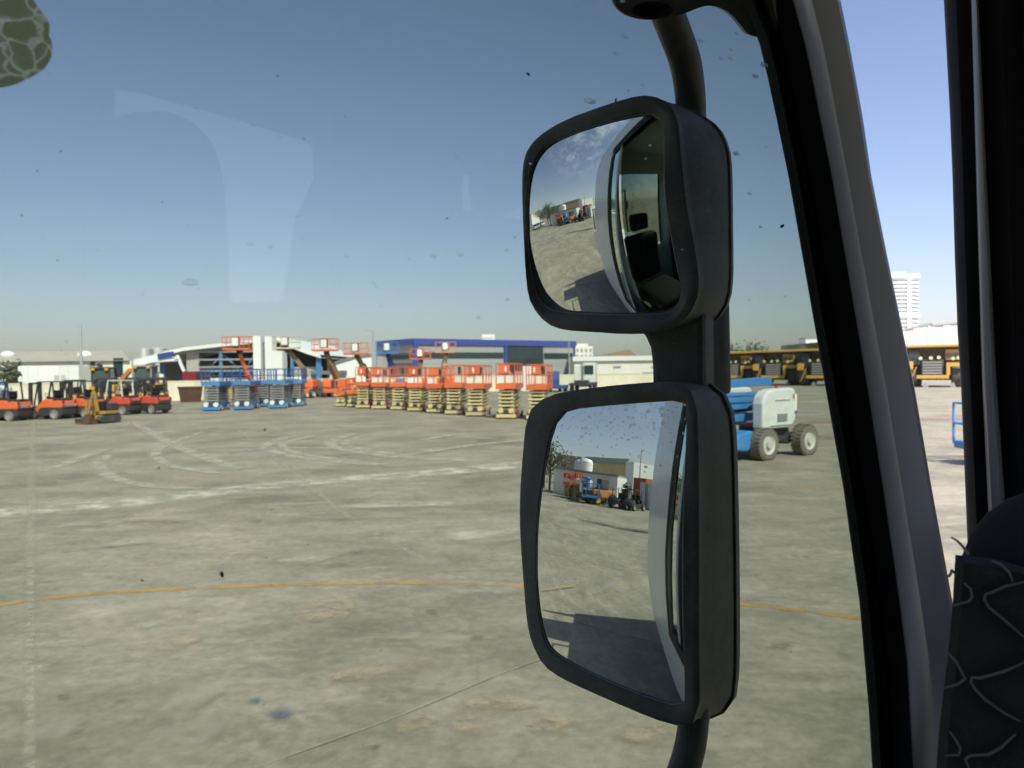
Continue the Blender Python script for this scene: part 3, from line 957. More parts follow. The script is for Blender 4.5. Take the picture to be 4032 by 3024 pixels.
def scissor(label, w, ln, paint, armm, zdeck, ztop, nst, zarm, rail, board=True, group=None, lampm=None, deckm=None):
    t = thing('scissor_lift', label, 'scissor lift', (0, 0, 0), 0, group)
    h = w / 2
    MB().box(-h * .82, h * .82, .12, ln - .1, .16, zarm - .06).build('chassis', paint, t, bevel=.03)
    MB().box(-h, h, 0, .11, .07, .24).build('bumper', paint, t, bevel=.02)
    MB().box(-h * .72, h * .72, .06, .11, .26, zarm - .08).build('hydraulic_unit', DARK, t)
    lm = lampm or paint
    c1 = MB().cyl((0, -.06, 0), (0, .1, 0), h * .27, 14).build('round_cover', lm, t, smooth=True)
    c1.location = (-h * .52, .06, .42)
    twin(c1, t, (h * .52, .06, .42))
    w0 = wheel(t, (-h * .9, .45, .19), .19, .13, GTYRE, RIMW)
    for q in ((h * .9, .45, .19), (-h * .9, ln - .45, .19), (h * .9, ln - .45, .19)):
        twin(w0, t, q)
    sh = (zdeck - .02 - zarm) / nst
    x1 = h * .74
    L_ = ln - .3
    am = MB().bar((0, .12, .03), (0, .12 + L_, sh - .03), .055, min(.10, sh * .40)).build('scissor_arm', armm, t)
    am.location = (-x1, 0, zarm)
    an = MB().bar((0, .12, sh - .03), (0, .12 + L_, .03), .055, min(.10, sh * .40)).build('scissor_arm', armm, t)
    an.location = (-x1 + .07, 0, zarm)
    ct = MB().cyl((-h * .78, .12, 0), (h * .78, .12, 0), min(.058, sh * .27), 10).build('cross_tube', armm, t, smooth=True)
    ct.location = (0, 0, zarm + sh * .5)
    MB().box(-h * .5, h * .5, .3, ln - .3, zarm, zdeck - .05).build('shade_core', DARK, t)  # dark box added in place of the shade between the arms
    for i in range(nst):
        z = zarm + sh * i
        for s, src, off in ((-1, am, 0), (1, am, 0), (-1, an, .07), (1, an, .07)):
            if i == 0 and s == -1:
                continue
            twin(src, t, (s * (x1 - off), 0, z))
        if i:
            twin(ct, t, (0, 0, z + sh * .5))
    MB().box(-h, h, -.02, ln, zdeck, zdeck + .26).build('platform', deckm or rail, t, bevel=.02)
    rl = MB()
    r_ = .028
    zs = (zdeck + .26, zdeck + (ztop - zdeck) * .6, ztop)
    for x in (-h + .03, h - .03):
        for y in (0.02, ln * .33, ln * .66, ln - .04):
            rl.cyl((x, y, zs[0]), (x, y, zs[2]), r_, 6)
        for z in zs[1:]:
            rl.cyl((x, .02, z), (x, ln - .04, z), r_, 6)
    for y in (.02, ln - .04):
        for z in zs[1:]:
            rl.cyl((-h + .03, y, z), (h - .03, y, z), r_, 6)
        rl.cyl((-.02, y, zs[0]), (-.02, y, zs[2]), r_, 6)
    rl.build('guard_rail', rail, t)
    if board:
        MB().box(-h * .72, h * .45, -.05, -.01, zs[1] + .04, ztop - .05).build('sign_board', rail, t)
        MB().box(-h * .18, h * .02, -.058, -.052, zs[1] + .12, ztop - .12).build('label_plate', WHITE, t)
        MB().box(h * .52, h * .88, .02, .22, zs[1] - .05, ztop - .08).build('control_box', DARK, t, bevel=.02)
        MB().box(-h * .8, h * .6, .06, .10, zs[0] + .04, zs[1] - .12).build('gate_panel', WARM, t)
        MB().box(h * 1.02, h * 1.08, .05, .3, .3, .52).build('warning_label', SIGNR, t)
    return t

grp = 'beige and orange scissor lifts parked in a receding row'
spots = [(1339, 1602, .8, 0), (1387, 1604, .9, 1), (1427, 1609, 1, 2), (1491, 1612, 1, 2), (1567, 1616, 1, 2), (1634, 1621, 1, 2), (1711, 1627, 1, 2), (1786, 1634, 1, 2), (1870, 1641, 1, 2), (1992, 1651, 1, 2), (2112, 1655, 1, 2)]
names = ['smallest beige scissor lift at the far left end of the orange row', 'low platform orange scissor lift second from the left end of the row',
         'third orange platform scissor lift from the left end of the row', 'fourth orange platform scissor lift from the left, below the leaning boom',
         'fifth orange platform scissor lift from the left end of the row', 'middle orange scissor lift of the row, sixth from the left',
         'orange scissor lift below the left blue column of the office, seventh from left', 'orange scissor lift fourth from the mirror end of the row',
         'orange scissor lift third from the mirror end of the row', 'large orange scissor lift standing alone second from the mirror',
         'orange scissor lift half hidden by the lower mirror corner']
base_s = None
small_s = None
for (x, y, s, kd), nm in zip(spots, names):
    if kd == 2:
        if base_s is None:
            base_s = scissor(nm, 1.0, 2.5, BEIGE, BEIGE, 1.47, 2.70, 5, .56, ORANGE, True, grp)
            o = base_s
        else:
            o = copy_tree(base_s)
    elif kd == 1:
        o = scissor(nm, .8, 1.9, BEIGE, BEIGE, .95, 2.05, 3, .5, ORANGE, True, grp)
    else:
        o = scissor(nm, .75, 1.7, BEIGE, BEIGE, .85, 1.95, 3, .45, ORANGE, False, grp)
    o['label'] = nm
    k_ = spots.index((x, y, s, kd))
    for ch in list(o.children):
        st = ch.name.split('.')[0]
        if o is not base_s and ((st == 'gate_panel' and k_ % 3 == 1) or (st == 'sign_board' and k_ in (4, 7)) or (st == 'label_plate' and k_ in (4, 6, 7))):
            bpy.data.objects.remove(ch)
        elif st in ('gate_panel', 'sign_board', 'label_plate', 'control_box'):
            ch.location.x += rnd.uniform(-.07, .07)
            ch.scale.x = rnd.uniform(.75, 1.05)
    o.scale.z = rnd.uniform(.965, 1.02)
    move(o, ground_of(x, y), R(-9 + rnd.uniform(-3.5, 3.5)))

grp = 'blue scissor lifts parked before the hangar'
bl = None
for (x, y, dz, rz, nm) in ((830, 1619, 0, 4, 'blue scissor lift nearest the forklifts, left of three'), (952, 1615, 0, 4, 'middle blue scissor lift of three with a teal front'),
                          (1090, 1609, 0, 4, 'right blue scissor lift of three beside the boom lift'), (1030, 1603, 0, 8, 'dark scissor lift tucked behind the middle blue one'),
                          (1158, 1601, 0, 8, 'narrow grey scissor lift behind the right blue one')):
    if bl is None:
        bl = scissor(nm, 1.2, 2.4, BLUE, GREY, 1.66, 2.72, 6, .60, mat('rail blue paint', (.03, .11, .27), .5), False, grp, lampm=OFFW, deckm=BLUE)
        o = bl
    else:
        o = copy_tree(bl)
    o['label'] = nm
    move(o, ground_of(x, y), R(rz))
bg2 = scissor('cream scissor lift peeping between two blue scissor lifts', .9, 2.2, GREY, BEIGE, 1.5, 2.4, 5, .55, DBLUE, False, grp)
move(bg2, ground_of(893, 1600), R(5))

# ---- telescopic boom lifts
def basket_parts(t, c, w, d, h, paint, rot=0.0, console=WHITE):  # default white stands in for sun glare on the control box
    """platform cage hung at point c (top of the boom), with rails"""
    M = Matrix.Translation(c) @ Matrix.Rotation(rot, 4, 'Z')
    o = MB().box(-w / 2, w / 2, -d / 2, d / 2, 0, .18).build('basket_floor', paint, t, bevel=.02)
    o.matrix_local = M
    rl = MB()
    for x in (-w / 2, -w / 6, w / 6, w / 2):
        for y in (-d / 2, d / 2):
            rl.cyl((x, y, .1), (x, y, h), .03, 6)
    for z in (h * .55, h):
        for y in (-d / 2, d / 2):
            rl.cyl((-w / 2, y, z), (w / 2, y, z), .03, 6)
        for x in (-w / 2, w / 2):
            rl.cyl((x, -d / 2, z), (x, d / 2, z), .03, 6)
    r = rl.build('basket_rail', paint, t)
    r.matrix_local = M
    k_ = MB().box(-.28, .28, -d / 2 - .22, -d / 2 + .02, .35, h * .92).build('control_box', console, t, bevel=.05)
    k_.matrix_local = M
    k2 = MB().box(-.36, .36, -d / 2 + .03, -d / 2 + .1, .3, h * .98).build('control_panel', DARK, t)
    k2.matrix_local = M
def boom_lift(label, gx, gy, bpx, bpy, Y, boomm, paint, cage, group, knee=None, bw=2.4, base=True, console=WHITE, bwid=.42):
    """gx,gy: picture point where its wheels stand; bpx,bpy: picture point of the basket floor"""
    g0 = at_depth(gx, gy, Y)
    t = thing('boom_lift', label, 'boom lift', (g0.x, Y, 0), 0, group)
    tip = at_depth(bpx, bpy, Y)
    c = Vector((tip.x - g0.x, -1.2, tip.z))
    MB().box(-1.0, 1.0, -1.5, 1.5, .45, .85).build('chassis', paint, t, bevel=.05)
    w0 = wheel(t, (-1.05, -1.2, .45), .45, .34, TYRE, RIMW)
    for q in ((1.05, -1.2, .45), (-1.05, 1.2, .45), (1.05, 1.2, .45)):
        twin(w0, t, q)
    MB().box(-1.15, -.32, -1.0, 1.3, .95, 1.75).build('engine_cover', paint, t, bevel=.12)
    MB().box(.32, 1.15, -1.0, 1.3, .95, 1.75).build('engine_cover', paint, t, bevel=.12)
    MB().box(-.3, .3, -.6, .8, .9, 1.6).build('turntable', DARK, t, bevel=.05)
    st = Vector((0, .3, 1.9))
    if knee is not None:
        kp = at_depth(*knee, Y)
        kv = Vector((kp.x - g0.x, -.2, kp.z))
        MB().bar(st, kv, bwid + .08, bwid + .1).build('boom', boomm, t, bevel=.03)
        MB().bar(kv, c + Vector((0, .4, -.1)), bwid, bwid).build('boom', boomm, t, bevel=.03)
    else:
        md = st.lerp(c, .55)
        MB().bar(st, md, bwid + .14, bwid + .16).build('boom', boomm, t, bevel=.03)
        MB().bar(md, c + Vector((0, .4, -.1)), bwid, bwid).build('boom', boomm, t, bevel=.03)
    MB().box(-.2, .2, .2, .8, -.35, .12).build('basket_mount', DARK, t).location = c
    basket_parts(t, c, bw, .9, 1.2, cage, 0.0, console)
    return t
grp = 'raised boom lifts behind the scissor lifts'
boom_lift('orange boom lift with vertical orange mast before the hangar', 985, 1592, 955, 1380, 66, ORANGE, ORANGE, ORANGE, grp, (975, 1470), bwid=.28)
boom_lift('boom lift with pale basket and bent brown boom by the white tower', 1198, 1571, 1143, 1376, 70, BROWNB, ORANGE, mat('pale basket paint', (.55, .50, .38), .6), grp, (1197, 1450))
boom_lift('orange boom lift with leaning brown boom against open sky', 1325, 1567, 1293, 1384, 71, BROWNB, ORANGE, ORANGE, grp)
boom_lift('orange boom lift leaning left above the low platform scissor lift', 1452, 1560, 1412, 1398, 74, BROWNB, ORANGE, ORANGE, grp)
boom_lift('blue boom lift with white box basket before the office left face', 1553, 1553, 1534, 1394, 78, DBLUE, BLUE, BLUE, grp, bw=2.3, console=BWHITE)
boom_lift('boom lift with beige boom before the left blue column', 1650, 1550, 1661, 1417, 80, BEIGE, ORANGE, ORANGE, grp, bw=2.25)
boom_lift('boom lift with tallest basket before the office window band', 1743, 1548, 1759, 1391, 80, BEIGE, ORANGE, mat('faded orange paint', (.66, .27, .13), .6), grp, bw=2.2)
for (px_, py_, Y_) in ((1655, 1362, 80), (1752, 1340, 80)):
    pass
# small pink orange lift between blue ones
sm = boom_lift('small faded orange boom lift folded between blue scissor lifts', 1043, 1588, 1050, 1512, 60, mat('faded red paint', (.62, .16, .10), .6), mat('faded red paint', (.62, .16, .10), .6), mat('faded red paint', (.62, .16, .10), .6), grp, bw=1.0, bwid=.3)
sm.scale = (.6, .6, .75)

# ---- forklifts
def forklift(label, paint, group, black_top=True, text=True, guard=DARK):
    t = thing('forklift', label, 'forklift', (0, 0, 0), 0, group)
    MB().prism([(0.0, .28), (0, .55), (.06, .62), (1.5, .62), (1.7, .30), (1.5, .2), (.1, .2)], 'x', -.53, .53).build('chassis', DARK, t, bevel=.03)
    body = MB().prism([(.02, .63), (-.03, .85), (.05, 1.03), (.35, 1.06), (.62, 1.0), (.75, 1.12), (1.12, 1.12), (1.28, .98), (1.9, .36), (1.9, .22), (1.55, .22), (1.45, .55), (1.25, .64)], 'x', -.56, .56)
    body.build('body', paint, t, bevel=.05)
    MB().prism([(.06, 1.05), (.12, 1.18), (.6, 1.17), (.66, 1.04)], 'x', -.44, .44).build('counterweight_cover', DARK, t, bevel=.05)
    MB().box(-.42, .42, -.055, .0, .68, .86).build('rear_panel', DARK, t, bevel=.02)
    MB().box(-.32, .32, .72, 1.12, 1.13, 1.24).build('seat', RUBB2, t, bevel=.04)
    MB().box(-.3, .3, .66, .78, 1.22, 1.62).build('seat_back', RUBB2, t, bevel=.05)
    for k_, (p_, q_) in enumerate((((0, .52, 1.1), (0, .62, 2.08)), ((0, 1.78, .75), (0, 1.5, 2.08)))):
        gp_ = MB().bar(p_, q_, .06, .07).build('guard_post', guard, t)
        gp_.location.x = -.47
        twin(gp_, t, (.47, 0, 0))
    rf = MB().box(-.52, .52, .55, .62, 2.06, 2.13).box(-.52, .52, 1.46, 1.54, 2.06, 2.13)
    for i in range(7):
        x = -.5 + i / 6
        rf.box(x - .022, x + .022, .6, 1.5, 2.07, 2.12)
    rf.build('guard_roof', guard, t)
    st = MB().cyl((0, 1.55, .95), (0, 1.35, 1.3), .025, 6)
    st.tube([(.17 * math.cos(a), 1.33 + .1 * math.sin(a), 1.3 + .13 * math.sin(a)) for a in [i * 2 * math.pi / 12 for i in range(13)]], .018, 5)
    st.build('steering_wheel', DARK, t)
    for x in (-.33, .33):
        MB().box(x - .06, x + .06, 2.02, 2.2, .08, 2.05).build('mast_rail', DARK, t)
    MB().box(-.38, .38, 2.03, 2.19, 1.96, 2.06).build('mast_cap', DARK, t)
    MB().box(-.5, .5, 2.21, 2.29, .15, .7).build('carriage', DARK, t)
    f0 = MB().box(-.06, .06, 2.3, 3.3, .06, .11).build('fork', DARK, t)
    f0.location = (-.27, 0, 0)
    twin(f0, t, (.27, 0, 0))
    w0 = wheel(t, (-.5, 1.82, .33), .33, .22, TYRE, GREY)
    twin(w0, t, (.5, 1.82, .33))
    w1_ = wheel(t, (-.48, .5, .27), .27, .2, GTYRE, GREY)
    twin(w1_, t, (.48, .5, .27))
    l0 = MB().cyl((0, -.04, 0), (0, .03, 0), .07, 10).build('tail_light', RED, t)
    l0.location = (-.45, .0, .95)
    twin(l0, t, (.45, 0, .95))
    if text:
        cu = bpy.data.curves.new('lettering', 'FONT')
        cu.body = 'TOYOTA'
        cu.size, cu.align_x, cu.align_y, cu.extrude = .22, 'CENTER', 'CENTER', .004
        tmp = bpy.data.objects.new('lettering_curve', cu)
        COL.objects.link(tmp)
        dg = bpy.context.evaluated_depsgraph_get()
        tm = bpy.data.meshes.new_from_object(tmp.evaluated_get(dg))
        bpy.data.objects.remove(tmp)
        tm.materials.clear()
        tm.materials.append(WHITE)
        to = bpy.data.objects.new('lettering', tm)
        COL.objects.link(to)
        to.location, to.rotation_euler, to.parent = (0, -.062, .77), (R(90), 0, 0), t
    return t
grp = 'orange forklifts parked in a line at the left'
fk = forklift('orange forklift at the far left under the open guard frame', FORKO, grp)
move(fk, ground_of(100, 1656), R(84))
def forkat(x, y, rz, nm, src=None):
    o = dup(src or fk, ground_of(x, y), R(rz), nm, grp)
    return o
forkat(274, 1649, 82, 'orange forklift second from the left with white lettered rear')
forkat(392, 1643, 82, 'orange forklift third from the left behind the mini excavator')
fr = forklift('red orange forklift fourth from the left under white roof', FORKR, grp, text=False, guard=OFFW)
move(fr, ground_of(535, 1632), R(78))
fr2 = forklift('red forklift at the right end of the forklift line', FORKR, grp, text=False)
move(fr2, ground_of(648, 1629), R(66))
grp = 'yellow forklifts behind the orange forklifts'
fy = forklift('yellow forklift with dark mast behind the third orange forklift', YEL, grp, text=False)
move(fy, ground_of(330, 1612), R(60))
for (x, y, rz, nm) in ((430, 1610, 40, 'yellow forklift behind the mini excavator'), (530, 1606, 30, 'yellow forklift behind the white roofed forklift'), (585, 1608, 30, 'yellow forklift in the gap of the last two orange forklifts'), (628, 1606, 25, 'yellow forklift behind the last red forklift')):
    o = dup(fy, ground_of(x, y), R(rz), nm, grp)
    o.scale = (1.05, 1.05, 1.05)

# ---- wheel loaders behind them
def loader(label, loc, rz, cabm=DARK, scale=1.0):
    t = thing('wheel_loader', label, 'loader', loc, rz)
    t.scale = (scale,) * 3
    MB().box(-1.1, 1.1, -.3, 2.6, 1.0, 1.9).build('body', YEL, t, bevel=.12)
    MB().box(-1.0, 1.0, -2.4, -.35, .8, 1.35).build('front_frame', DYEL, t, bevel=.05)
    cb = MB().box(-.75, .75, -.6, 1.0, 1.92, 2.1)
    cb.box(-.82, .82, -.7, 1.1, 3.35, 3.5)
    for x in (-.72, .72):
        for y in (-.56, .96):
            cb.box(x - .05, x + .05, y - .05, y + .05, 2.1, 3.35)
    cb.build('cab', cabm, t)
    MB().box(-.69, .69, -.53, .93, 2.11, 3.34).build('cab_glass', GLASSC, t)
    for x in (-.5, .5):
        MB().bar((x, -.4, 1.6), (x, -2.6, .9), .2, .35).build('lift_arm', YEL, t)
    MB().prism([(-2.5, .3), (-3.5, .3), (-3.4, .45), (-2.75, 1.3), (-2.55, 1.3)], 'x', -1.35, 1.35).build('bucket', DYEL, t)
    w0 = wheel(t, (-1.0, -1.4, .7), .7, .5, TYRE, YEL)
    for q in ((1.0, -1.4, .7), (-1.0, 1.7, .7), (1.0, 1.7, .7)):
        twin(w0, t, q)
    for x in (-.55, .55):
        MB().box(x - .14, x + .14, -.8, -.72, 3.2, 3.42).build('work_light', YEL, t)
    MB().cyl((.6, 1.6, 1.9), (.6, 1.6, 2.9), .06, 8).build('exhaust', DARK, t)
    return t
p = at_depth(348, 1560, 54)
loader('yellow wheel loader with glazed cab behind the third orange forklift', (p.x, 56, 0), R(10), DARK, .88)
p = at_depth(572, 1560, 58)
loader('yellow loader with pale cab behind the red forklifts', (p.x, 58, 0), R(8), GREY, .92)
# digger arm
p = at_depth(470, 1560, 60)
t = thing('excavator', 'orange excavator with raised bent arm behind the forklifts', 'excavator', (p.x, 62, 0), R(0))
t.scale = (.9, .9, .86)
MB().box(-1.1, 1.1, -1.2, 1.4, .9, 1.7).build('body', mat('digger orange', (.52, .22, .06), .6), t, bevel=.1)
MB().box(-1.0, -.1, -1.0, .2, 1.71, 2.5).build('cab', GLASSC, t, bevel=.05)
MB().box(-1.05, -.05, -1.05, .25, 2.505, 2.6).build('cab_roof', WHITE, t)
for x in (-.9, .9):
    MB().prism([(-1.7, .1), (-1.9, .45), (-1.6, .8), (1.6, .8), (1.9, .45), (1.7, .1)], 'x', x - .25, x + .25).build('track', TYRE, t)
MB().bar((-.9, -.9, 1.8), (.6, -1.3, 3.35), .3, .45).build('boom', MATS['digger orange'], t, bevel=.05)
MB().bar((.6, -1.3, 3.4), (1.9, -1.4, 2.1), .25, .35).build('stick', MATS['digger orange'], t, bevel=.05)
MB().prism([(1.6, 2.1), (2.2, 2.1), (2.1, 1.5), (1.7, 1.6)], 'y', -1.8, -1.1).build('bucket', DARK, t)

# ---- mini excavator on the yard in front
t = thing('mini_excavator', 'small worn yellow mini excavator standing in front of the forklifts', 'mini excavator', ground_of(398, 1666), R(-12))
for x in (-.42, .48):
    MB().prism([(-.6, .06), (-.75, .2), (-.62, .38), (.62, .38), (.75, .2), (.6, .06)], 'x', x - .13, x + .13).build('track', TYRE, t, bevel=.03)
MB().box(-.3, .35, -.4, .5, .18, .42).build('undercarriage', DYEL, t)
MB().box(-.5, .5, -.3, .7, .46, .62).build('deck', DYEL, t, bevel=.03)
MB().box(-.45, .45, .15, .7, .63, 1.0).build('engine_cover', DARK, t, bevel=.06)
MB().box(-.2, .2, -.1, .25, .64, 1.1).build('seat', RUBB2, t, bevel=.04)
for x in (-.52, -.1):
    MB().bar((x, -.35, .42), (x, -.3, 1.2), .09, .09).build('roll_bar', DYEL, t)
MB().bar((-.55, -.32, .48), (-.05, -.32, .48), .1, .14).build('frame_beam', DYEL, t)
MB().bar((.12, -.35, .6), (.1, -.55, 1.58), .14, .16).build('boom', DYEL, t, bevel=.02)
MB().bar((.1, -.6, 1.56), (.14, -.95, .5), .1, .12).build('stick', mat('rusty yellow', (.25, .15, .06), .8), t, bevel=.02)
MB().prism([(-1.1, .05), (-.8, .1), (-.75, .45), (-1.0, .5)], 'x', -.05, .35).build('bucket', RUST, t)
MB().box(-.6, .65, -1.0, -.93, .05, .28).build('blade', RUST, t)

# ---- rusty skip, containers and odd vehicles by the hangar
p0 = at_depth(748, 1575, 62)
t = thing('skip', 'rusty brown open skip against the cream wall', 'skip', (p0.x, 62, 0), R(20))
MB().prism([(-.75, 0), (.75, 0), (.95, 1.35), (-.95, 1.35)], 'y', 0, 1.8).build('body', RUST, t)
MB().box(-1.0, 1.0, -.06, -.004, 1.2, 1.36).build('rim', RUST, t)
for x in (-.5, 0, .5):
    MB().box(x - .04, x + .04, -.05, -.003, .05, 1.18).build('rib', RUST, t)
p0 = at_depth(747, 1480, 90)
t = thing('container', 'maroon container beyond the wall by the hangar', 'container', (p0.x, 90, 0))
MB().box(-.95, .75, 0, 3, 0.1, zz(747, 1463, 90)).build('body', RED, t)
MB().box(.78, 1.3, 0, 3, .1, zz(747, 1463, 90)).build('end_panel', mat('dark maroon', (.06, .015, .02), .6), t)
def van(label, x, y, Y, body, rz=0.0, glass=GLASSD, grp=None, s=1.0, name='parked_van'):
    q = at_depth(x, y, Y)
    t = thing(name, label, 'van', (q.x, Y, 0), rz, grp)
    t.scale = (s,) * 3
    MB().prism([(-2.3, .35), (-2.35, .9), (-1.7, 1.05), (-1.1, 1.75), (-.8, 1.9), (2.2, 1.9), (2.3, .35)], 'y', -.85, .85).build('body', body, t, bevel=.08)
    MB().prism([(-1.62, 1.1), (-1.12, 1.68), (-.1, 1.68), (-.1, 1.1)], 'y', -.87, .87).build('side_window', glass, t)
    MB().prism([(-1.74, 1.08), (-1.70, 1.08), (-1.14, 1.74), (-1.18, 1.76)], 'y', -.72, .72).build('windscreen', glass, t)
    w0 = wheel(t, (-1.5, -.78, .33), .33, .2, TYRE, GREY, 'y')
    for c in ((1.5, -.78, .33), (-1.5, .78, .33), (1.5, .78, .33)):
        twin(w0, t, c)
    return t
van('white van in front of the open hangar', 862, 1478, 94, WHITE, R(5), grp='vans before the hangar')
van('grey van between hangar and blue scissor lifts', 812, 1478, 96, GREY, R(70), grp='vans before the hangar')
van('white van with red stripe near the white tower', 1152, 1476, 92, WHITE, R(0), grp='vans before the hangar')
van('dark red van under the hangar beams', 930, 1478, 98, RED, R(20), grp='vans before the hangar')

# ---- white tractor unit and blue truck
def tractor(label, loc, rz, paint, chas, back=True):
    t = thing('tractor_unit', label, 'truck', loc, rz)
    MB().prism([(-1.0, 1.0), (-1.05, 1.9), (-.9, 3.15), (.75, 3.2), (.8, 1.0)], 'x', -1.15, 0.15).build('cab', paint, t, bevel=.08)
    MB().box(-1.0, 0.0, .82, .86, 1.95, 2.9).build('rear_window', GLASSD, t)
    MB().prism([(-.8, 2.0), (-.7, 2.9), (.3, 2.9), (.3, 2.0)], 'x', .155, .17).build('side_window', GLASSD, t)
    MB().box(-1.15, 1.2, -1.1, 3.6, .75, 1.0).build('chassis', chas, t)
    MB().box(-1.2, 1.25, -1.3, -1.05, .5, 1.1).build('bumper', paint, t, bevel=.05)
    if back:
        MB().box(.35, 1.15, -.6, .9, 1.05, 2.9).build('side_cabin', paint, t, bevel=.06)
        MB().box(.5, 1.05, -.62, -.603, 2.0, 2.6).build('side_pane', GLASSD, t)
        MB().box(-.7, .7, 1.8, 3.3, 1.01, 1.3).build('fifth_wheel', DARK, t, bevel=.05)
    w0 = wheel(t, (-1.0, -.3, .52), .52, .32, TYRE, GREY)
    for c in ((1.05, -.3, .52), (-1.0, 2.6, .52), (1.05, 2.6, .52)):
        twin(w0, t, c)
    MB().cyl((.24, .95, 1.0), (.24, .95, 3.3), .08, 8).build('exhaust', GREY, t)
    return t
p = at_depth(2318, 1500, 76)
tractor('white tractor unit with dark chassis parked by the cream wall', (p.x, 79, 0), R(164), WHITE, DARK)
p = at_depth(2190, 1500, 80)
tractor('blue truck with white bonnet beside the orange lift end', (p.x, 79, 0), R(10), DBLUE, BLUE, back=False).scale = (.85, .85, .72)
p = at_depth(2076, 1500, 84)
t = thing('container', 'white upright container between the two nearest orange lifts', 'container', (p.x, 80, 0))
MB().box(-.65, .65, 0, 2, .05, 2.9).build('body', BWHITE, t)
MB().box(-.6, -.02, -.05, -.003, .15, 2.8).build('door', WHITE, t)
MB().box(.02, .6, -.05, -.003, .15, 2.8).build('door', WHITE, t)
p = at_depth(2548, 1460, 110)
van('small blue van by the depot wall near the mirror', 2556, 1470, 110, DBLUE, 0)

# ---- haul trucks
HYEL = mat('faded haul truck yellow', (.54, .31, .05), .6, dust=.3, var=.2)
def haul(label, grp):
    t = thing('haul_truck', label, 'haul truck', (0, 0, 0), 0, grp)
    MB().prism([(-3.05, 4.45), (-2.95, 4.75), (2.95, 4.75), (3.05, 4.45)], 'y', -.3, 1.9).build('canopy', HYEL, t, bevel=.08)
    MB().prism([(-2.8, 2.9), (-2.95, 4.44), (2.95, 4.44), (2.8, 2.9)], 'y', .8, 7.2).build('dump_body', mat('brown dump body', (.065, .042, .020), .8, dust=.25), t)
    MB().box(-2.98, 2.98, 1.95, 7.2, 4.45, 4.62).build('body_rim', HYEL, t)
    MB().box(-1.15, 1.0, .1, 2.4, 1.25, 3.1).build('bonnet', DARK, t, bevel=.05)
    for i in range(5):
        MB().box(-1.0, .85, .04, .095, 1.5 + i * .3, 1.66 + i * .3).build('grille_slat', GREY, t)
    MB().box(-2.5, -1.25, .2, 2.2, 2.5, 4.2).build('cab', DARK, t, bevel=.05)
    MB().box(-2.4, -1.35, .14, .195, 3.2, 4.0).build('windscreen', GLASSD, t)
    MB().box(-1.6, 1.5, -.25, .08, .95, 1.35).build('bumper', HYEL, t, bevel=.05)
    MB().box(1.28, 1.62, -.22, .08, 1.36, 2.5).build('bumper_upright', HYEL, t)
    MB().box(1.28, 2.95, -.2, .2, 2.3, 2.75).build('deck_step', HYEL, t)
    MB().box(-2.75, -1.95, -.1, .3, 2.0, 2.9).build('light_box', HYEL, t, bevel=.08)
    MB().bar((-2.3, -.2, .6), (-1.6, -.1, 2.3), .5, .08).build('ladder', HYEL, t)
    l0 = MB().cyl((0, -.08, 0), (0, .03, 0), .19, 12).build('headlight', mat('lamp lens', (.62, .58, .30), .3), t)
    l0.location = (-1.2, .0, 3.25)
    for x in (-.2, .55, 1.9, 2.4):
        twin(l0, t, (x, 0, 3.25 + rnd.uniform(-.1, .1)))
    w0 = wheel(t, (2.2, 1.6, 1.3), 1.3, .95, TYRE, HYEL, n=24)
    twin(w0, t, (-2.2, 1.6, 1.3))
    twin(w0, t, (2.0, 5.6, 1.3))
    twin(w0, t, (-2.0, 5.6, 1.3))
    MB().box(1.15, 2.6, .3, 1.2, 3.0, 4.2).build('air_filter_box', HYEL, t, bevel=.1)
    for x in (1.5, 2.2):
        MB().cyl((x, .28, 3.55), (x, .1, 3.55), .28, 12).build('air_filter', DARK, t, smooth=True)
    MB().box(-.9, .9, .5, 6.8, .9, 1.6).build('frame', DARK, t)
    MB().box(-2.4, 2.4, 2.9, 4.4, .75, 3.3).build('axle_housing', DARK, t)
    for x in (-.7, 1.9):
        MB().prism([(x - .28, 0), (x + .28, 0), (x + .08, .55), (x - .08, .55)], 'y', -.5, -.2).build('wheel_chock', GREY, t)
    return t
grp = 'yellow haul trucks parked side by side'
hd = Vector((11.5, -17, 0)) / 20.5
h0 = Vector((35.3, 96, 0))
ht = None
for i, nm in ((-2, 'haul truck mostly hidden behind the upper mirror'), (-1, 'haul truck whose right wheel shows beside the mirror edge'), (0, 'haul truck in the middle between mirror and divider'),
              (1, 'haul truck cut by the window divider, right of the middle one'), (2, 'haul truck hidden behind the grey window divider'), (3, 'nearest haul truck seen in the narrow gap at the right'), (4, 'haul truck behind the right window post')):
    if i in (2, 4):
        continue
    if ht is None:
        ht = haul(nm, grp)
        o = ht
    else:
        o = copy_tree(ht)
    o['label'] = nm
    q = h0 + hd * (6.83 * i)
    move(o, q, math.atan2(-.83, .56) + R(22))

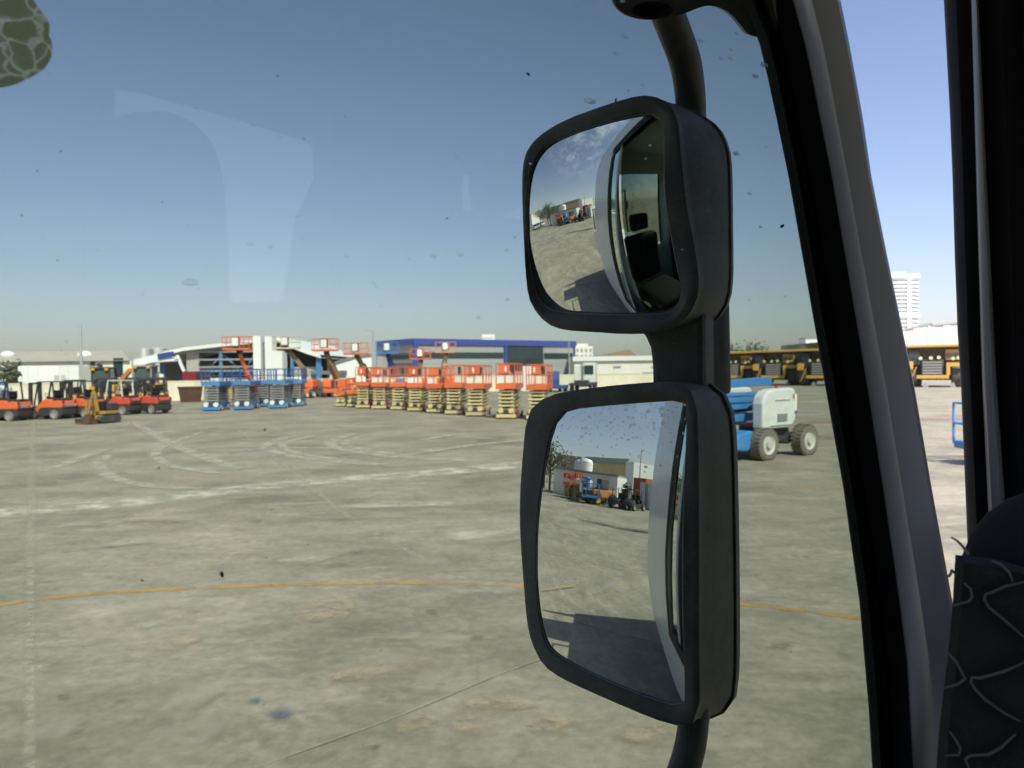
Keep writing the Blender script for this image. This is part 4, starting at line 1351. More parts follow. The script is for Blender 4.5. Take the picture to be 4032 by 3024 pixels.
# ---- near blue articulated boom lift
a1, a2 = at_ground(3008, 1812), at_ground(3168, 1791)
ax = math.atan2(a2.y - a1.y, a2.x - a1.x)
WB = (a2 - a1).length
nrm = Vector((-math.sin(ax), math.cos(ax), 0))
cen = (a1 + a2) / 2 + nrm * .85
def artic(label, loc, rz):
    t = thing('boom_lift', label, 'boom lift', loc, rz)
    h = WB / 2
    w0 = None
    for i, (x, y) in enumerate(((-h, -.85), (h, -.85), (-h, .85), (h, .85))):
        if w0 is None:
            w0 = wheel(t, (x, y, .415), .415, .34, GTYRE, RIMW, 'y', 26)
            tr = MB()
            for k_ in range(26):
                a_ = 2 * math.pi * k_ / 26
                for sgn in (-1, 1):
                    c_, s_ = math.cos(a_ + .06 * sgn), math.sin(a_ + .06 * sgn)
                    c2, s2 = math.cos(a_ + .06 * sgn + .11), math.sin(a_ + .06 * sgn + .11)
                    y0, y1 = (.02, .165) if sgn > 0 else (-.165, -.02)
                    rr0, rr1 = .395, .432
                    vs = [(r_ * c, yy, r_ * s) for r_ in (rr0, rr1) for (c, s) in ((c_, s_), (c2, s2)) for yy in (y0, y1)]
                    tr.add(vs, [(0, 1, 3, 2), (4, 6, 7, 5), (0, 4, 5, 1), (2, 3, 7, 6), (0, 2, 6, 4), (1, 5, 7, 3)])
            tag(tr.build('tread', GTYRE, w0), kind='stuff')
            hb = MB().cyl((0, -.19, 0), (0, -.1, 0), .1, 12).build('hub', RIMW, w0)
        else:
            twin(w0, t, (x, y, .415))
    MB().box(-h - .05, h + .05, -.55, .55, .32, .62).build('chassis', DBLUE, t, bevel=.04)
    MB().prism([(-h - .95, .30), (-h - 1.0, .55), (-h - .85, .72), (-h - .30, .78), (-h - .28, .42), (-h - .5, .25)], 'y', -.75, .75).build('bumper', BLUE, t, bevel=.05)
    MB().box(-h - .1, -h + .1, -.72, .72, .36, .48).build('axle', BLUE, t)
    MB().box(h - .1, h + .1, -.72, .72, .36, .48).build('axle', BLUE, t)
    MB().prism([(-.15, .45), (.0, .75), (.5, .8), (.62, .5), (.55, .3)], 'y', -.62, -.2).build('hose_bundle', DARK, t, bevel=.03)
    MB().cyl((0, 0, .6), (0, 0, .82), .5, 20).build('turntable', DBLUE, t, smooth=True)
    # engine cover: rounded upper left corner as in the photo
    prof = [(-.94, .80), (-.94, 1.46), (-.87, 1.66), (-.70, 1.79), (-.44, 1.84), (.34, 1.86), (.48, 1.81), (.52, 1.13), (.44, .92), (.20, .80)]
    MB().prism(prof, 'y', -.86, -.52).build('engine_cover', OFFW, t, bevel=.05)
    MB().box(-.64, .24, -.875, -.865, .86, .885).build('cover_seam', GREY, t)
    lou = MB()
    for i in range(5):
        lou.box(-.34, .10, -.878, -.866, .97 + i * .045, .995 + i * .045)
    lou.build('vent_grille', GREY, t)
    MB().box(-.42, .22, -.872, -.864, 1.52, 1.55).build('cover_crease', GREY, t)
    MB().box(.36, .42, -.874, -.864, 1.56, 1.68).build('warning_label', ORANGE, t)
    MB().box(.44, .52, -.872, -.864, 1.24, 1.68).build('label_plate', BWHITE, t)
    MB().box(.44, .52, -.873, -.865, 1.14, 1.23).build('label_plate', BBLUE, t)
    MB().cyl((-.08, -.66, 1.85), (-.08, -.66, 1.92), .045, 10).build('beacon', SIGNR, t, smooth=True)
    MB().prism(prof, 'y', .52, .86).build('engine_cover', OFFW, t, bevel=.05)
    for (z0, z1, x1, wd_) in ((.98, 1.17, .1, .20), (1.30, 1.44, .1, .18), (1.48, 1.62, .1, .18), (1.66, 1.74, .1, .14)):
        MB().box(-3.3, x1, -wd_, wd_, z0, z1).build('boom_section', BLUE, t, bevel=.015)
    MB().bar((-3.6, -.05, 1.93), (.42, -.05, 2.03), .26, .22).build('main_boom', BLUE, t, bevel=.015)
    MB().bar((-3.2, .08, 1.19), (-.2, .08, 1.28), .14, .1).build('boom_link', DARK, t)
    MB().bar((-3.3, -.2, 1.0), (-3.3, -.2, 1.7), .25, .2).build('boom_knuckle', BLUE, t)
    MB().bar((-3.3, .0, 1.70), (-3.62, .0, 2.05), .28, .3).build('boom_knuckle', BLUE, t)
    MB().box(-.80, -.66, -.4, -.2, .86, .93).build('hydraulic_manifold', SIGNR, t)
    basket_parts(t, Vector((-4.7, 0, .5)), .8, 1.6, 1.1, BLUE)
    MB().bar((-3.6, 0, 1.86), (-4.2, 0, .7), .15, .18).build('jib', BLUE, t)
    return t
artic_blue = artic('blue articulated boom lift with white engine cover beside the mirror', (cen.x, cen.y, 0), ax)
p = at_ground(-42, 1652)
o = dup(artic_blue, (p.x, p.y + .6, 0), R(14), 'blue boom lift cut off by the left edge of the picture')
# raised basket at the right edge
p = at_depth(3806, 1770, 17.0)
t = thing('boom_lift', 'blue boom lift basket with yellow warning plate at the right window post', 'boom lift', (p.x + 4.2, 17.6, 0))
basket_parts(t, Vector((-4.2 + .95, -.5, p.z)), 1.9, .8, 1.1, BLUE, 0.0, DARK)
MB().box(-4.2 + .25, -4.2 + 1.2, -.93, -.905, p.z + .04, p.z + .15).build('warning_plate', YEL, t)
MB().bar((-2.6, .1, p.z + .4), (-.3, .6, 1.9), .25, .25).build('boom', BLUE, t)
MB().box(-1.0, 1.6, 0, 1.6, .45, 1.5).build('turntable', BLUE, t, bevel=.1)
w0 = wheel(t, (-.8, -.1, .42), .42, .3, GTYRE, RIMW, 'y')
for c in ((1.3, -.1, .42), (-.8, 1.7, .42), (1.3, 1.7, .42)):
    twin(w0, t, c)

# ================================================================== THE TRUCK ONE SITS IN
HF = R(65)
TF = Vector((math.sin(HF), math.cos(HF), 0))
TO = Vector((math.sin(HF - math.pi / 2), math.cos(HF - math.pi / 2), 0))
def TP(f, o, z):
    return TF * f + TO * o + Vector((0, 0, z))
truck = thing('truck', 'white truck cab seen from its driver seat, black mirrors outside the door window', 'truck')

def slab(f0, f1, o0, o1, z0, z1):
    q = [TP(f, o, z) for z in (z0, z1) for o in (o0, o1) for f in (f0, f1)]
    return MB().add(q, [(0, 2, 3, 1), (4, 5, 7, 6), (0, 1, 5, 4), (2, 6, 7, 3), (0, 4, 6, 2), (1, 3, 7, 5)])
# outer skin of the door side
PO = .466                              # the pane's inner face
SK = [(0.9, .46), (1.25, .51), (1.5, .55), (1.69, .56), (2.0, .55), (2.4, .525), (2.75, .50), (2.99, .48), (3.2, .44), (3.33, .36)]
def skin_o(z):
    return lerp_tab(SK, z)
FR, RE = .98, -1.0                     # front and rear of the cab along f
WR, WZ0, WZ1 = -.30, 1.70, 2.99        # window opening
_wt = []
for x, y in ((3030, 0), (3100, 180), (3150, 298), (3235, 696), (3385, 1527), (3450, 1913), (3515, 2372), (3545, 2786), (3560, 3100), (3570, 3300)):
    z_ = 2.4
    for _ in range(6):
        p_ = on_plane(x, y, TP(0, skin_o(z_), 2.4), TO)
        z_ = p_.z
    _wt.append((p_.z, p_.dot(TF)))
_wt.sort()
def wfront(z):                          # front edge of the window opening, sloping, behind the seal
    return lerp_tab(_wt, z)
def skin_patch(mb, f0, f1, z0, z1, nz_=6, off=0.0, m=0):
    rows = []
    for i in range(nz_ + 1):
        z = z0 + (z1 - z0) * i / nz_
        a = f0(z) if callable(f0) else f0
        b_ = f1(z) if callable(f1) else f1
        rows.append([TP(a + (b_ - a) * k_ / 4, skin_o(z) + off, z) for k_ in range(5)])
    mb.rings(rows, m, closed=False)
sk = MB()
skin_patch(sk, RE, FR, .9, WZ0, 8)
skin_patch(sk, RE, WR, WZ0, WZ1, 8)
skin_patch(sk, RE, FR, WZ1, 3.33, 6)
for q_ in (((skin_o(.9), .9), (skin_o(1.69), 1.69), (skin_o(1.8), 1.80), (-.75, 1.80), (-.75, .9)), ((skin_o(2.98), 2.98), (skin_o(3.33), 3.33), (-.75, 3.33), (-.75, 2.98)),
           ((skin_o(1.8), 1.80), (skin_o(2.4), 2.4), (skin_o(2.98), 2.98), (.40, 2.98), (.40, 1.80)), ((-.58, 1.80), (-.58, 2.98), (-.75, 2.98), (-.75, 1.80))):
    sk.add([TP(RE, o_, z_) for o_, z_ in q_], [tuple(range(len(q_)))])
sk.add([TP(RE, .36, 3.335), TP(FR, .36, 3.335), TP(FR, -.8, 3.335), TP(RE, -.8, 3.335)], [(0, 1, 2, 3)])
sk.build('cab_shell', CABW, truck, smooth=True)
fr_ = MB()
skin_patch(fr_, WR - .045, WR + .004, WZ0 - .06, WZ1 + .06, 8, .004)
skin_patch(fr_, WR + .004, lambda z: wfront(z), WZ0 - .06, WZ0 + .004, 2, .004)
skin_patch(fr_, WR + .004, lambda z: wfront(z), WZ1 - .004, WZ1 + .06, 2, .004)
fr_.build('window_frame', RUBB2, truck, smooth=True)
# lining: door inner, roof, floor, rear, off side wall
ln_ = MB()
def sheet(pts):
    ln_.add(pts, [tuple(range(len(pts)))])
sheet([TP(RE + .04, .42, .95), TP(FR, .42, .95), TP(FR, .44, WZ0), TP(RE + .04, .44, WZ0)])
sheet([TP(RE + .04, .44, WZ0), TP(WR, .44, WZ0), TP(WR, .44, WZ1), TP(RE + .04, .44, WZ1)])
sheet([TP(RE + .04, .44, WZ1), TP(FR, .44, WZ1), TP(FR, .32, 3.29), TP(RE + .04, .32, 3.29)])

sheet([TP(RE + .04, .44, .95), TP(FR, .44, .95), TP(FR, -.74, .95), TP(RE + .04, -.74, .95)])
RZ0, RZ1, RO0, RO1 = 1.80, 2.98, -.58, .40     # rear window, added to brighten the cab as the mirror shows it
for q_ in (((.44, .95), (-.74, .95), (-.74, RZ0), (.44, RZ0)), ((.44, RZ1), (-.74, RZ1), (-.74, 3.295), (.36, 3.295)), ((.44, RZ0), (RO1, RZ0), (RO1, RZ1), (.44, RZ1)), ((RO0, RZ0), (-.74, RZ0), (-.74, RZ1), (RO0, RZ1))):
    sheet([TP(RE + .04, o_, z_) for o_, z_ in q_])
sheet([TP(FR + .02, .44, .95), TP(FR + .02, -.74, .95), TP(FR + .02, -.74, 1.80), TP(FR + .02, .44, 1.80)])
sheet([TP(FR + .02, .42, 2.98), TP(FR + .02, -.74, 2.98), TP(FR + .02, -.74, 3.3), TP(FR + .02, .32, 3.3)])
ln_.build('cab_lining', CABD, truck, recalc=False)
MB().add([TP(RE + .04, .32, 3.295), TP(FR, .32, 3.295), TP(FR, -.74, 3.295), TP(RE + .04, -.74, 3.295)], [(0, 1, 2, 3)]).build('roof_lining', CABD, truck, recalc=False)
# off side wall; openings shaped for the pane's reflections, one added for sunlight
GH = [(450, 355), (456, 470), (520, 445), (650, 440), (760, 480), (840, 570), (880, 700), (895, 900), (905, 1190), (1110, 1190), (1160, 870), (1235, 700), (1228, 580), (1190, 555), (900, 465), (560, 370)]
OFFSIDE = -.74
hole = []
for x, y in GH:
    d = ray(x, y)
    df, do, dz = d.dot(TF), d.dot(TO), d.z
    tt = (2 * PO - OFFSIDE) / do
    hole.append(TP(df * tt, OFFSIDE, CAM.z + dz * tt))
def ghost_hole(px_pts):
    res = []
    for x, y in px_pts:
        d = ray(x, y)
        tt = (2 * PO - OFFSIDE) / d.dot(TO)
        res.append(TP(d.dot(TF) * tt, OFFSIDE, CAM.z + d.z * tt))
    return res
hole2 = ghost_hole([(1822, 688), (1846, 690), (1840, 745), (1860, 830), (1820, 826), (1817, 745)])
hole3 = ghost_hole([(1965, 852), (2048, 818), (2048, 870)])
bm = bmesh.new()
def loop(pts):
    v = [bm.verts.new(p) for p in pts]
    return [bm.edges.new((v[i], v[(i + 1) % len(v)])) for i in range(len(v))]
ed = loop([TP(RE, OFFSIDE, .9), TP(1.02, OFFSIDE, .9), TP(1.02, OFFSIDE, 3.34), TP(RE, OFFSIDE, 3.34)]) + loop(hole) + loop(hole2) + loop(hole3) + loop([TP(-.92, OFFSIDE, 1.85), TP(-.22, OFFSIDE, 1.85), TP(-.22, OFFSIDE, 2.9), TP(-.92, OFFSIDE, 2.9)])
bmesh.ops.triangle_fill(bm, use_beauty=True, use_dissolve=False, edges=ed)
me = bpy.data.meshes.new('side_wall')
bm.to_mesh(me)
bm.free()
me.materials.append(DASH)
o = bpy.data.objects.new('side_wall', me)
COL.objects.link(o)
o.parent = truck
# driver's seat behind the eye
MB().box(-.26, .26, -.26, .26, 1.25, 1.45).build('seat', DASH, truck, bevel=.06).matrix_local = Matrix.Translation(TP(-.45, -.05, 0)) @ Matrix.Rotation(math.pi / 2 - HF, 4, 'Z')
MB().box(-.10, .06, -.25, .25, 1.45, 2.15).build('seat_back', DASH, truck, bevel=.05).matrix_local = Matrix.Translation(TP(-.78, -.05, 0)) @ Matrix.Rotation(math.pi / 2 - HF, 4, 'Z')
MB().box(-.08, .05, -.13, .13, 2.2, 2.42).build('headrest', DASH, truck, bevel=.04).matrix_local = Matrix.Translation(TP(-.80, -.05, 0)) @ Matrix.Rotation(math.pi / 2 - HF, 4, 'Z')
# windscreen posts and dashboard
MB().add([TP(.70, .45, 1.55), TP(1.0, .5, 1.55), TP(1.0, -.7, 1.55), TP(.70, -.7, 1.55), TP(.72, .45, 1.74), TP(1.0, .5, 1.80), TP(1.0, -.7, 1.80), TP(.72, -.7, 1.74)],
         [(0, 1, 2, 3), (4, 5, 6, 7), (0, 1, 5, 4), (2, 3, 7, 6), (3, 0, 4, 7), (1, 2, 6, 5)]).build('dashboard', DASH, truck, bevel=.03)
slab(-4.3, -1.05, -.75, .12, .8, 1.72).build('truck_body', CABW, truck)
for f in (.35, -2.0, -3.2):
    for o_ in ((.33, -.6) if f > 0 else (-.05, -.6)):
        rg = []
        for a, q in ((-.14, .3), (-.14, .46), (-.11, .5), (.11, .5), (.14, .46), (.14, .3)):
            rg.append([TP(f + q * math.cos(2 * math.pi * k_ / 24), o_ + a, .5 + q * math.sin(2 * math.pi * k_ / 24)) for k_ in range(24)])
        MB().rings(rg, cap0=True, cap1=True).build('wheel', TYRE, truck, smooth=True)

# window panes
def glass_mat(name, trans, thick):
    """tinted glass: a clear surface, the tint is the absorption of the glass itself"""
    m = bpy.data.materials.new(name)
    m.use_nodes = True
    n = m.node_tree.nodes
    n.clear()
    out = n.new('ShaderNodeOutputMaterial')
    tr = n.new('ShaderNodeBsdfTransparent')
    va = n.new('ShaderNodeVolumeAbsorption')
    sig = [-math.log(t_) / thick for t_ in trans]
    den = max(sig) * 1.2
    va.inputs['Density'].default_value = den
    va.inputs['Color'].default_value = (*[1 - s_ / den for s_ in sig], 1)
    m.node_tree.links.new(tr.outputs[0], out.inputs['Surface'])
    m.node_tree.links.new(va.outputs[0], out.inputs['Volume'])
    return m
PANE = glass_mat('tinted window glass', (.50, .545, .50), .006)
def pane_outline(o_):
    P_ = TP(0, o_, 2.4)
    fr_edge = [on_plane(x, y, P_, TO) for x, y in ((3010, -150), (3040, 0), (3110, 300), (3190, 696), (3330, 1527), (3400, 1913), (3470, 2372), (3510, 2786), (3525, 3174))]
    return fr_edge + [TP(.70, o_, 1.68), TP(-.14, o_, 1.68), TP(-.14, o_, 3.02), TP(.45, o_, 3.02)]
pa_, pb_ = pane_outline(PO), pane_outline(PO + .006)
MB().rings([pa_, pb_], cap0=True, cap1=True).build('window_glass', PANE, truck)
# rear sliding pane of the door window, seen only in the mirrors
gm2 = bpy.data.materials.new('door glass')
gm2.use_nodes = True
n = gm2.node_tree.nodes
n.clear()
o1, t1, g1, m1, f1 = (n.new(k_) for k_ in ('ShaderNodeOutputMaterial', 'ShaderNodeBsdfTransparent', 'ShaderNodeBsdfGlossy', 'ShaderNodeMixShader', 'ShaderNodeFresnel'))
t1.inputs[0].default_value = (.42, .52, .47, 1)
g1.inputs['Color'].default_value = (.85, .95, .92, 1)
g1.inputs['Roughness'].default_value = 0.0
f1.inputs['IOR'].default_value = 2.0
l = gm2.node_tree.links.new
l(f1.outputs[0], m1.inputs[0]); l(t1.outputs[0], m1.inputs[1]); l(g1.outputs[0], m1.inputs[2]); l(m1.outputs[0], o1.inputs['Surface'])
sg = MB()
skin_patch(sg, WR - .01, -.165, WZ0 - .02, WZ1 + .02, 10, -.006)
sg.build('sliding_glass', gm2, truck, smooth=True, recalc=False)
sg = MB()
skin_patch(sg, -.17, -.135, WZ0 - .02, WZ1 + .02, 10, -.003)
sg.build('glass_rail', mat('pale window rail', (.42, .46, .45), .5), truck, smooth=True)
# added mirroring patches that carry the pale reflections for the unreflective pane
m = bpy.data.materials.new('reflection patch')
m.use_nodes = True
n = m.node_tree.nodes
n.clear()
out, tr, gl, mxs, fre = (n.new(k_) for k_ in ('ShaderNodeOutputMaterial', 'ShaderNodeBsdfTransparent', 'ShaderNodeBsdfGlossy', 'ShaderNodeAddShader', 'ShaderNodeFresnel'))
gl.inputs['Roughness'].default_value = 0.009
fre.inputs['IOR'].default_value = 1.36
l = m.node_tree.links.new
l(fre.outputs[0], gl.inputs['Color'])
l(tr.outputs[0], mxs.inputs[0])
l(gl.outputs[0], mxs.inputs[1])
l(mxs.outputs[0], out.inputs['Surface'])
REFL_PATCH = m
q = []
for x, y in ((330, 290), (1300, 290), (1300, 1200), (330, 1200)):
    q.append(on_plane(x, y, TP(0, PO - .002, 2.4), TO))
MB().add(q, [(0, 1, 2, 3)]).build('reflection_patch', REFL_PATCH, truck, recalc=False)
q = [on_plane(x, y, TP(0, PO - .002, 2.4), TO) for x, y in ((1780, 640), (2052, 640), (2052, 900), (1780, 900))]
MB().add(q, [(0, 1, 2, 3)]).build('reflection_patch', REFL_PATCH, truck, recalc=False)

# ---- divider, post and seals, lofted from their edges
E0 = [(-150, 2870), (0, 2917), (80, 2952), (144, 2984), (298, 3021), (646, 3096), (1527, 3250), (1913, 3319), (2372, 3384), (2786, 3420), (3024, 3434), (3174, 3442)]
E1 = [(-150, 3100), (0, 3121), (199, 3176), (447, 3225), (696, 3275), (1500, 3411), (2097, 3503), (2556, 3567), (3024, 3595), (3174, 3604)]
E2 = [(-150, 3280), (0, 3310), (199, 3350), (497, 3404), (696, 3432), (1076, 3507), (1500, 3597), (1867, 3659), (2372, 3751), (2700, 3808), (3174, 3880)]
G0 = [(-150, 3704), (0, 3716), (579, 3747), (1221, 3765), (1500, 3783), (2051, 3806), (2180, 3811), (3174, 3858)]
G1 = [(-150, 3820), (0, 3824), (1480, 3866), (2143, 3898), (3174, 3945)]
G2 = [(-150, 3848), (0, 3852), (1480, 3923), (2100, 3967), (3174, 4035)]
G3 = [(-150, 4400), (3174, 4500)]
ROWS = [-150, -60, 0, 60, 120, 180, 300, 450, 696, 1000, 1300, 1527, 1913, 2200, 2372, 2600, 2786, 3024, 3174]
def strip(name, A, Bt, prof, mats, parent, back=.05, smooth=True, rows=ROWS):
    """prof: list of (fraction from edge A to edge B, range from the eye)"""
    rg = []
    for y in rows:
        a, b_ = lerp_tab(A, y), lerp_tab(Bt, y)
        front = [at_range(a + (b_ - a) * u, y, r) for u, r in prof]
        u0, u1 = prof[0], prof[-1]
        ba = at_range(a + (b_ - a) * u1[0], y, u1[1] + back)
        bb = at_range(a + (b_ - a) * u0[0], y, u0[1] + back)
        rg.append(front + [ba, bb])
    return MB().rings(rg, closed=True, cap0=True, cap1=True).build(name, mats, parent, smooth=smooth, angle=50)
div = strip('window_divider', E1, E2, [(0, .892), (.04, .872), (.18, .850), (.33, .837), (.40, .8345), (.46, .8355), (.93, .838), (.985, .845), (1, .865)], GREYP, truck, .035)
strip('rubber_seal', E0, E1, [(0, .905), (.04, .885), (.22, .878), (.26, .882)], RUBB2, div, .03)
strip('rubber_seal', E0, E1, [(.255, .902), (.30, .890), (.42, .886), (.465, .890)], RUBB2, div, .03)
strip('rubber_seal', E0, E1, [(.455, .917), (.60, .914), (1.08, .910)], RUBBER, div, .02)
post = strip('window_post', G1, G2, [(0, .905), (.2, .888), (.7, .884), (1, .90)], GREYP, truck, .03)
strip('rubber_seal', G0, G1, [(0, .955), (.10, .935), (.45, .925), (1.08, .93)], RUBBER, post, .03)
strip('curtain', G2, G3, [(-.03, .935), (.10, .91), (.15, .90), (.3, .93), (.45, .89), (.6, .93), (.8, .90), (1, .93)], mat('black curtain', (.008, .008, .009), .9), truck, .02)

# ---- quilted cover and navy cushion at the lower right
QR = .62
QE = [(2180, 3762), (2372, 3751), (2574, 3733), (2850, 3700), (3024, 3687), (3180, 3672)]
qt = [(3760, 2184), (3898, 2198), (4032, 2244), (4180, 2300)]
quilt = thing('quilted_cover', 'black quilted fabric cover with pale stitching in the lower right corner', 'seat cover')
nu, nv = 44, 72
rg = []
nodes = []
def qpix(u, v):
    top = lerp_tab([(3760, 2184), (3898, 2200), (4032, 2244), (4200, 2310)], 3760 + u * 440)
    y = top + v * (3190 - top)
    x0 = lerp_tab(QE, y)
    return x0 + u * (4260 - x0), y
SEAMS = [[(3752, 2385), (3815, 2368), (3828, 2350), (3822, 2318), (3795, 2295)], [(3815, 2368), (3832, 2345)],
         [(4040, 2290), (3960, 2308), (3905, 2332), (3880, 2340), (3876, 2362), (3895, 2392), (3960, 2446), (4040, 2515)],
         [(3905, 2208), (3945, 2225), (3975, 2255), (3988, 2290)],
         [(3730, 2568), (3765, 2605), (3790, 2652), (3800, 2672), (3770, 2695), (3705, 2712)],
         [(4040, 2606), (3950, 2645), (3860, 2670), (3828, 2668), (3822, 2684), (3838, 2712), (3880, 2755), (3950, 2805), (4020, 2842)],
         [(3740, 2880), (3765, 2915), (3782, 2945), (3775, 2972), (3720, 2976)], [(4000, 2890), (3940, 2945), (3890, 2972), (3820, 2975), (3800, 2990), (3818, 3030)]]
def puff(x, y):
    # the padding swells between the seams
    best = 1e9
    for pl in SEAMS:
        for (x0, y0), (x1, y1) in zip(pl, pl[1:]):
            dx, dy = x1 - x0, y1 - y0
            t_ = max(0, min(1, ((x - x0) * dx + (y - y0) * dy) / (dx * dx + dy * dy)))
            best = min(best, math.hypot(x - x0 - t_ * dx, y - y0 - t_ * dy))
    return min(1.0, best / 70.0) ** .6
for j in range(nv + 1):
    row = []
    for i in range(nu + 1):
        x, y = qpix(i / nu, j / nv)
        edge = min(1, i / 3.0) * min(1, j / 2.0)
        row.append(at_range(x, y, QR + .03 - .018 * edge - .010 * puff(x, y) * edge))
    rg.append(row)
q = MB().rings(rg, closed=False)
back = [[p + ray(2016 + 1800, 2500) * .06 for p in row] for row in rg]
q.rings(back, closed=False)
for j in range(nv):
    q.add([rg[j][0], rg[j + 1][0], back[j + 1][0], back[j][0]], [(0, 1, 2, 3)])
for i in range(nu):
    q.add([rg[0][i], rg[0][i + 1], back[0][i + 1], back[0][i]], [(0, 1, 2, 3)])
q.build('cover', FABRIC, quilt, smooth=True, angle=60)
for s_ in SEAMS:
    pts = [at_range(x, y, QR + .0085) for x, y in s_]
    MB().tube(pts, [.0006] + [.0010] * (len(pts) - 2) + [.0006], 6).build('seam', STITCH, quilt, smooth=True)
MB().tube([at_range(3811, 2182, QR + .01), at_range(3790, 2150, QR + .005), at_range(3768, 2128, QR), at_range(3745, 2115, QR)], [.0012, .001, .0009, .0007], 5).build('loose_thread', STITCH, quilt)
MB().tube([at_range(3765, 2262, QR + .01), at_range(3748, 2245, QR), at_range(3742, 2262, QR), at_range(3732, 2272, QR)], .001, 5).build('loose_thread', STITCH, quilt)
cp = at_range(4155, 2305, .74)
cs = thing('cushion', 'dark navy rounded cushion showing above the quilted cover', 'cushion', cp)
rg = []
for i in range(1, 12):
    a = math.pi * i / 12
    rg.append([(.072 * math.sin(a) * math.cos(2 * math.pi * k_ / 20), .05 * math.sin(a) * math.sin(2 * math.pi * k_ / 20), .078 * math.cos(a)) for k_ in range(20)])
MB().rings(rg, cap0=True, cap1=True).build('pad', NAVY, cs, smooth=True, angle=80)
MB().tube([(.0725 * math.cos(2 * math.pi * k_ / 20), .0505 * math.sin(2 * math.pi * k_ / 20), 0) for k_ in range(21)], .002, 5).build('piping', FABRIC, cs)

# ================================================================== MIRRORS
NP = 72
def chaikin(pts, it=2):
    for _ in range(it):
        out_ = []
        for i in range(len(pts)):
            a, b_ = pts[i], pts[(i + 1) % len(pts)]
            out_ += [(a[0] * .75 + b_[0] * .25, a[1] * .75 + b_[1] * .25), (a[0] * .25 + b_[0] * .75, a[1] * .25 + b_[1] * .75)]
        pts = out_
    return pts
def resample(pts, c, n=NP):
    """star-shaped outline -> n points at even angles about c"""
    res = []
    for k_ in range(n):
        a = 2 * math.pi * k_ / n
        dx, dy = math.cos(a), math.sin(a)
        best = None
        for i in range(len(pts)):
            x0, y0 = pts[i][0] - c[0], pts[i][1] - c[1]
            x1, y1 = pts[(i + 1) % len(pts)][0] - c[0], pts[(i + 1) % len(pts)][1] - c[1]
            den = dx * (y1 - y0) - dy * (x1 - x0)
            if abs(den) < 1e-9:
                continue
            t_ = (x0 * (y1 - y0) - y0 * (x1 - x0)) / den
            s_ = (x0 * dy - y0 * dx) / den
            if t_ > 0 and -1e-6 <= s_ <= 1 + 1e-6 and (best is None or t_ > best):
                best = t_
        res.append((c[0] + dx * best, c[1] + dy * best))
    return res

UG = [(2090, 662), (2113, 616), (2151, 571), (2226, 534), (2377, 485), (2490, 453), (2527, 445), (2561, 443), (2595, 462), (2614, 496), (2619, 600), (2625, 752), (2640, 870), (2656, 978), (2674, 1114), (2677, 1167), (2663, 1204), (2633, 1234), (2603, 1242), (2377, 1241), (2188, 1231), (2143, 1222), (2105, 1189), (2087, 1129), (2080, 1040), (2079, 940), (2079, 752)]
UO = [(2057, 720), (2064, 624), (2090, 571), (2136, 526), (2226, 473), (2377, 417), (2490, 383), (2543, 374), (2595, 384), (2641, 413), (2667, 458), (2676, 510), (2690, 677), (2708, 828), (2739, 978), (2754, 1091), (2754, 1152), (2731, 1219), (2693, 1265), (2635, 1300), (2490, 1314), (2350, 1308), (2211, 1299), (2151, 1272), (2105, 1219), (2083, 1167), (2072, 1054), (2064, 903)]
LG = [(2171, 1694), (2191, 1640), (2225, 1615), (2294, 1603), (2489, 1586), (2660, 1574), (2690, 1580), (2701, 1601), (2702, 1700), (2701, 1987), (2698, 2378), (2699, 2740), (2696, 2778), (2675, 2789), (2636, 2780), (2489, 2726), (2294, 2638), (2196, 2584), (2161, 2555), (2142, 2515), (2127, 2427), (2119, 2281), (2122, 2150), (2127, 2036), (2147, 1840)]
LO = [(2049, 2026), (2052, 1920), (2059, 1821), (2073, 1654), (2098, 1601), (2147, 1566), (2196, 1547), (2391, 1519), (2587, 1503), (2665, 1503), (2714, 1525), (2741, 1571), (2753, 1645), (2755, 2085), (2755, 2378), (2758, 2770), (2753, 2819), (2724, 2853), (2675, 2858), (2587, 2833), (2391, 2750), (2196, 2662), (2137, 2613), (2098, 2535), (2078, 2457), (2064, 2281), (2054, 2150)]

mm = bpy.data.materials.new('mirror silver')
mm.use_nodes = True
mb_ = mm.node_tree.nodes['Principled BSDF']
mb_.inputs['Metallic'].default_value = 1.0
mb_.inputs['Roughness'].default_value = 0.012
mb_.inputs['Base Color'].default_value = (.86, .88, .88, 1)

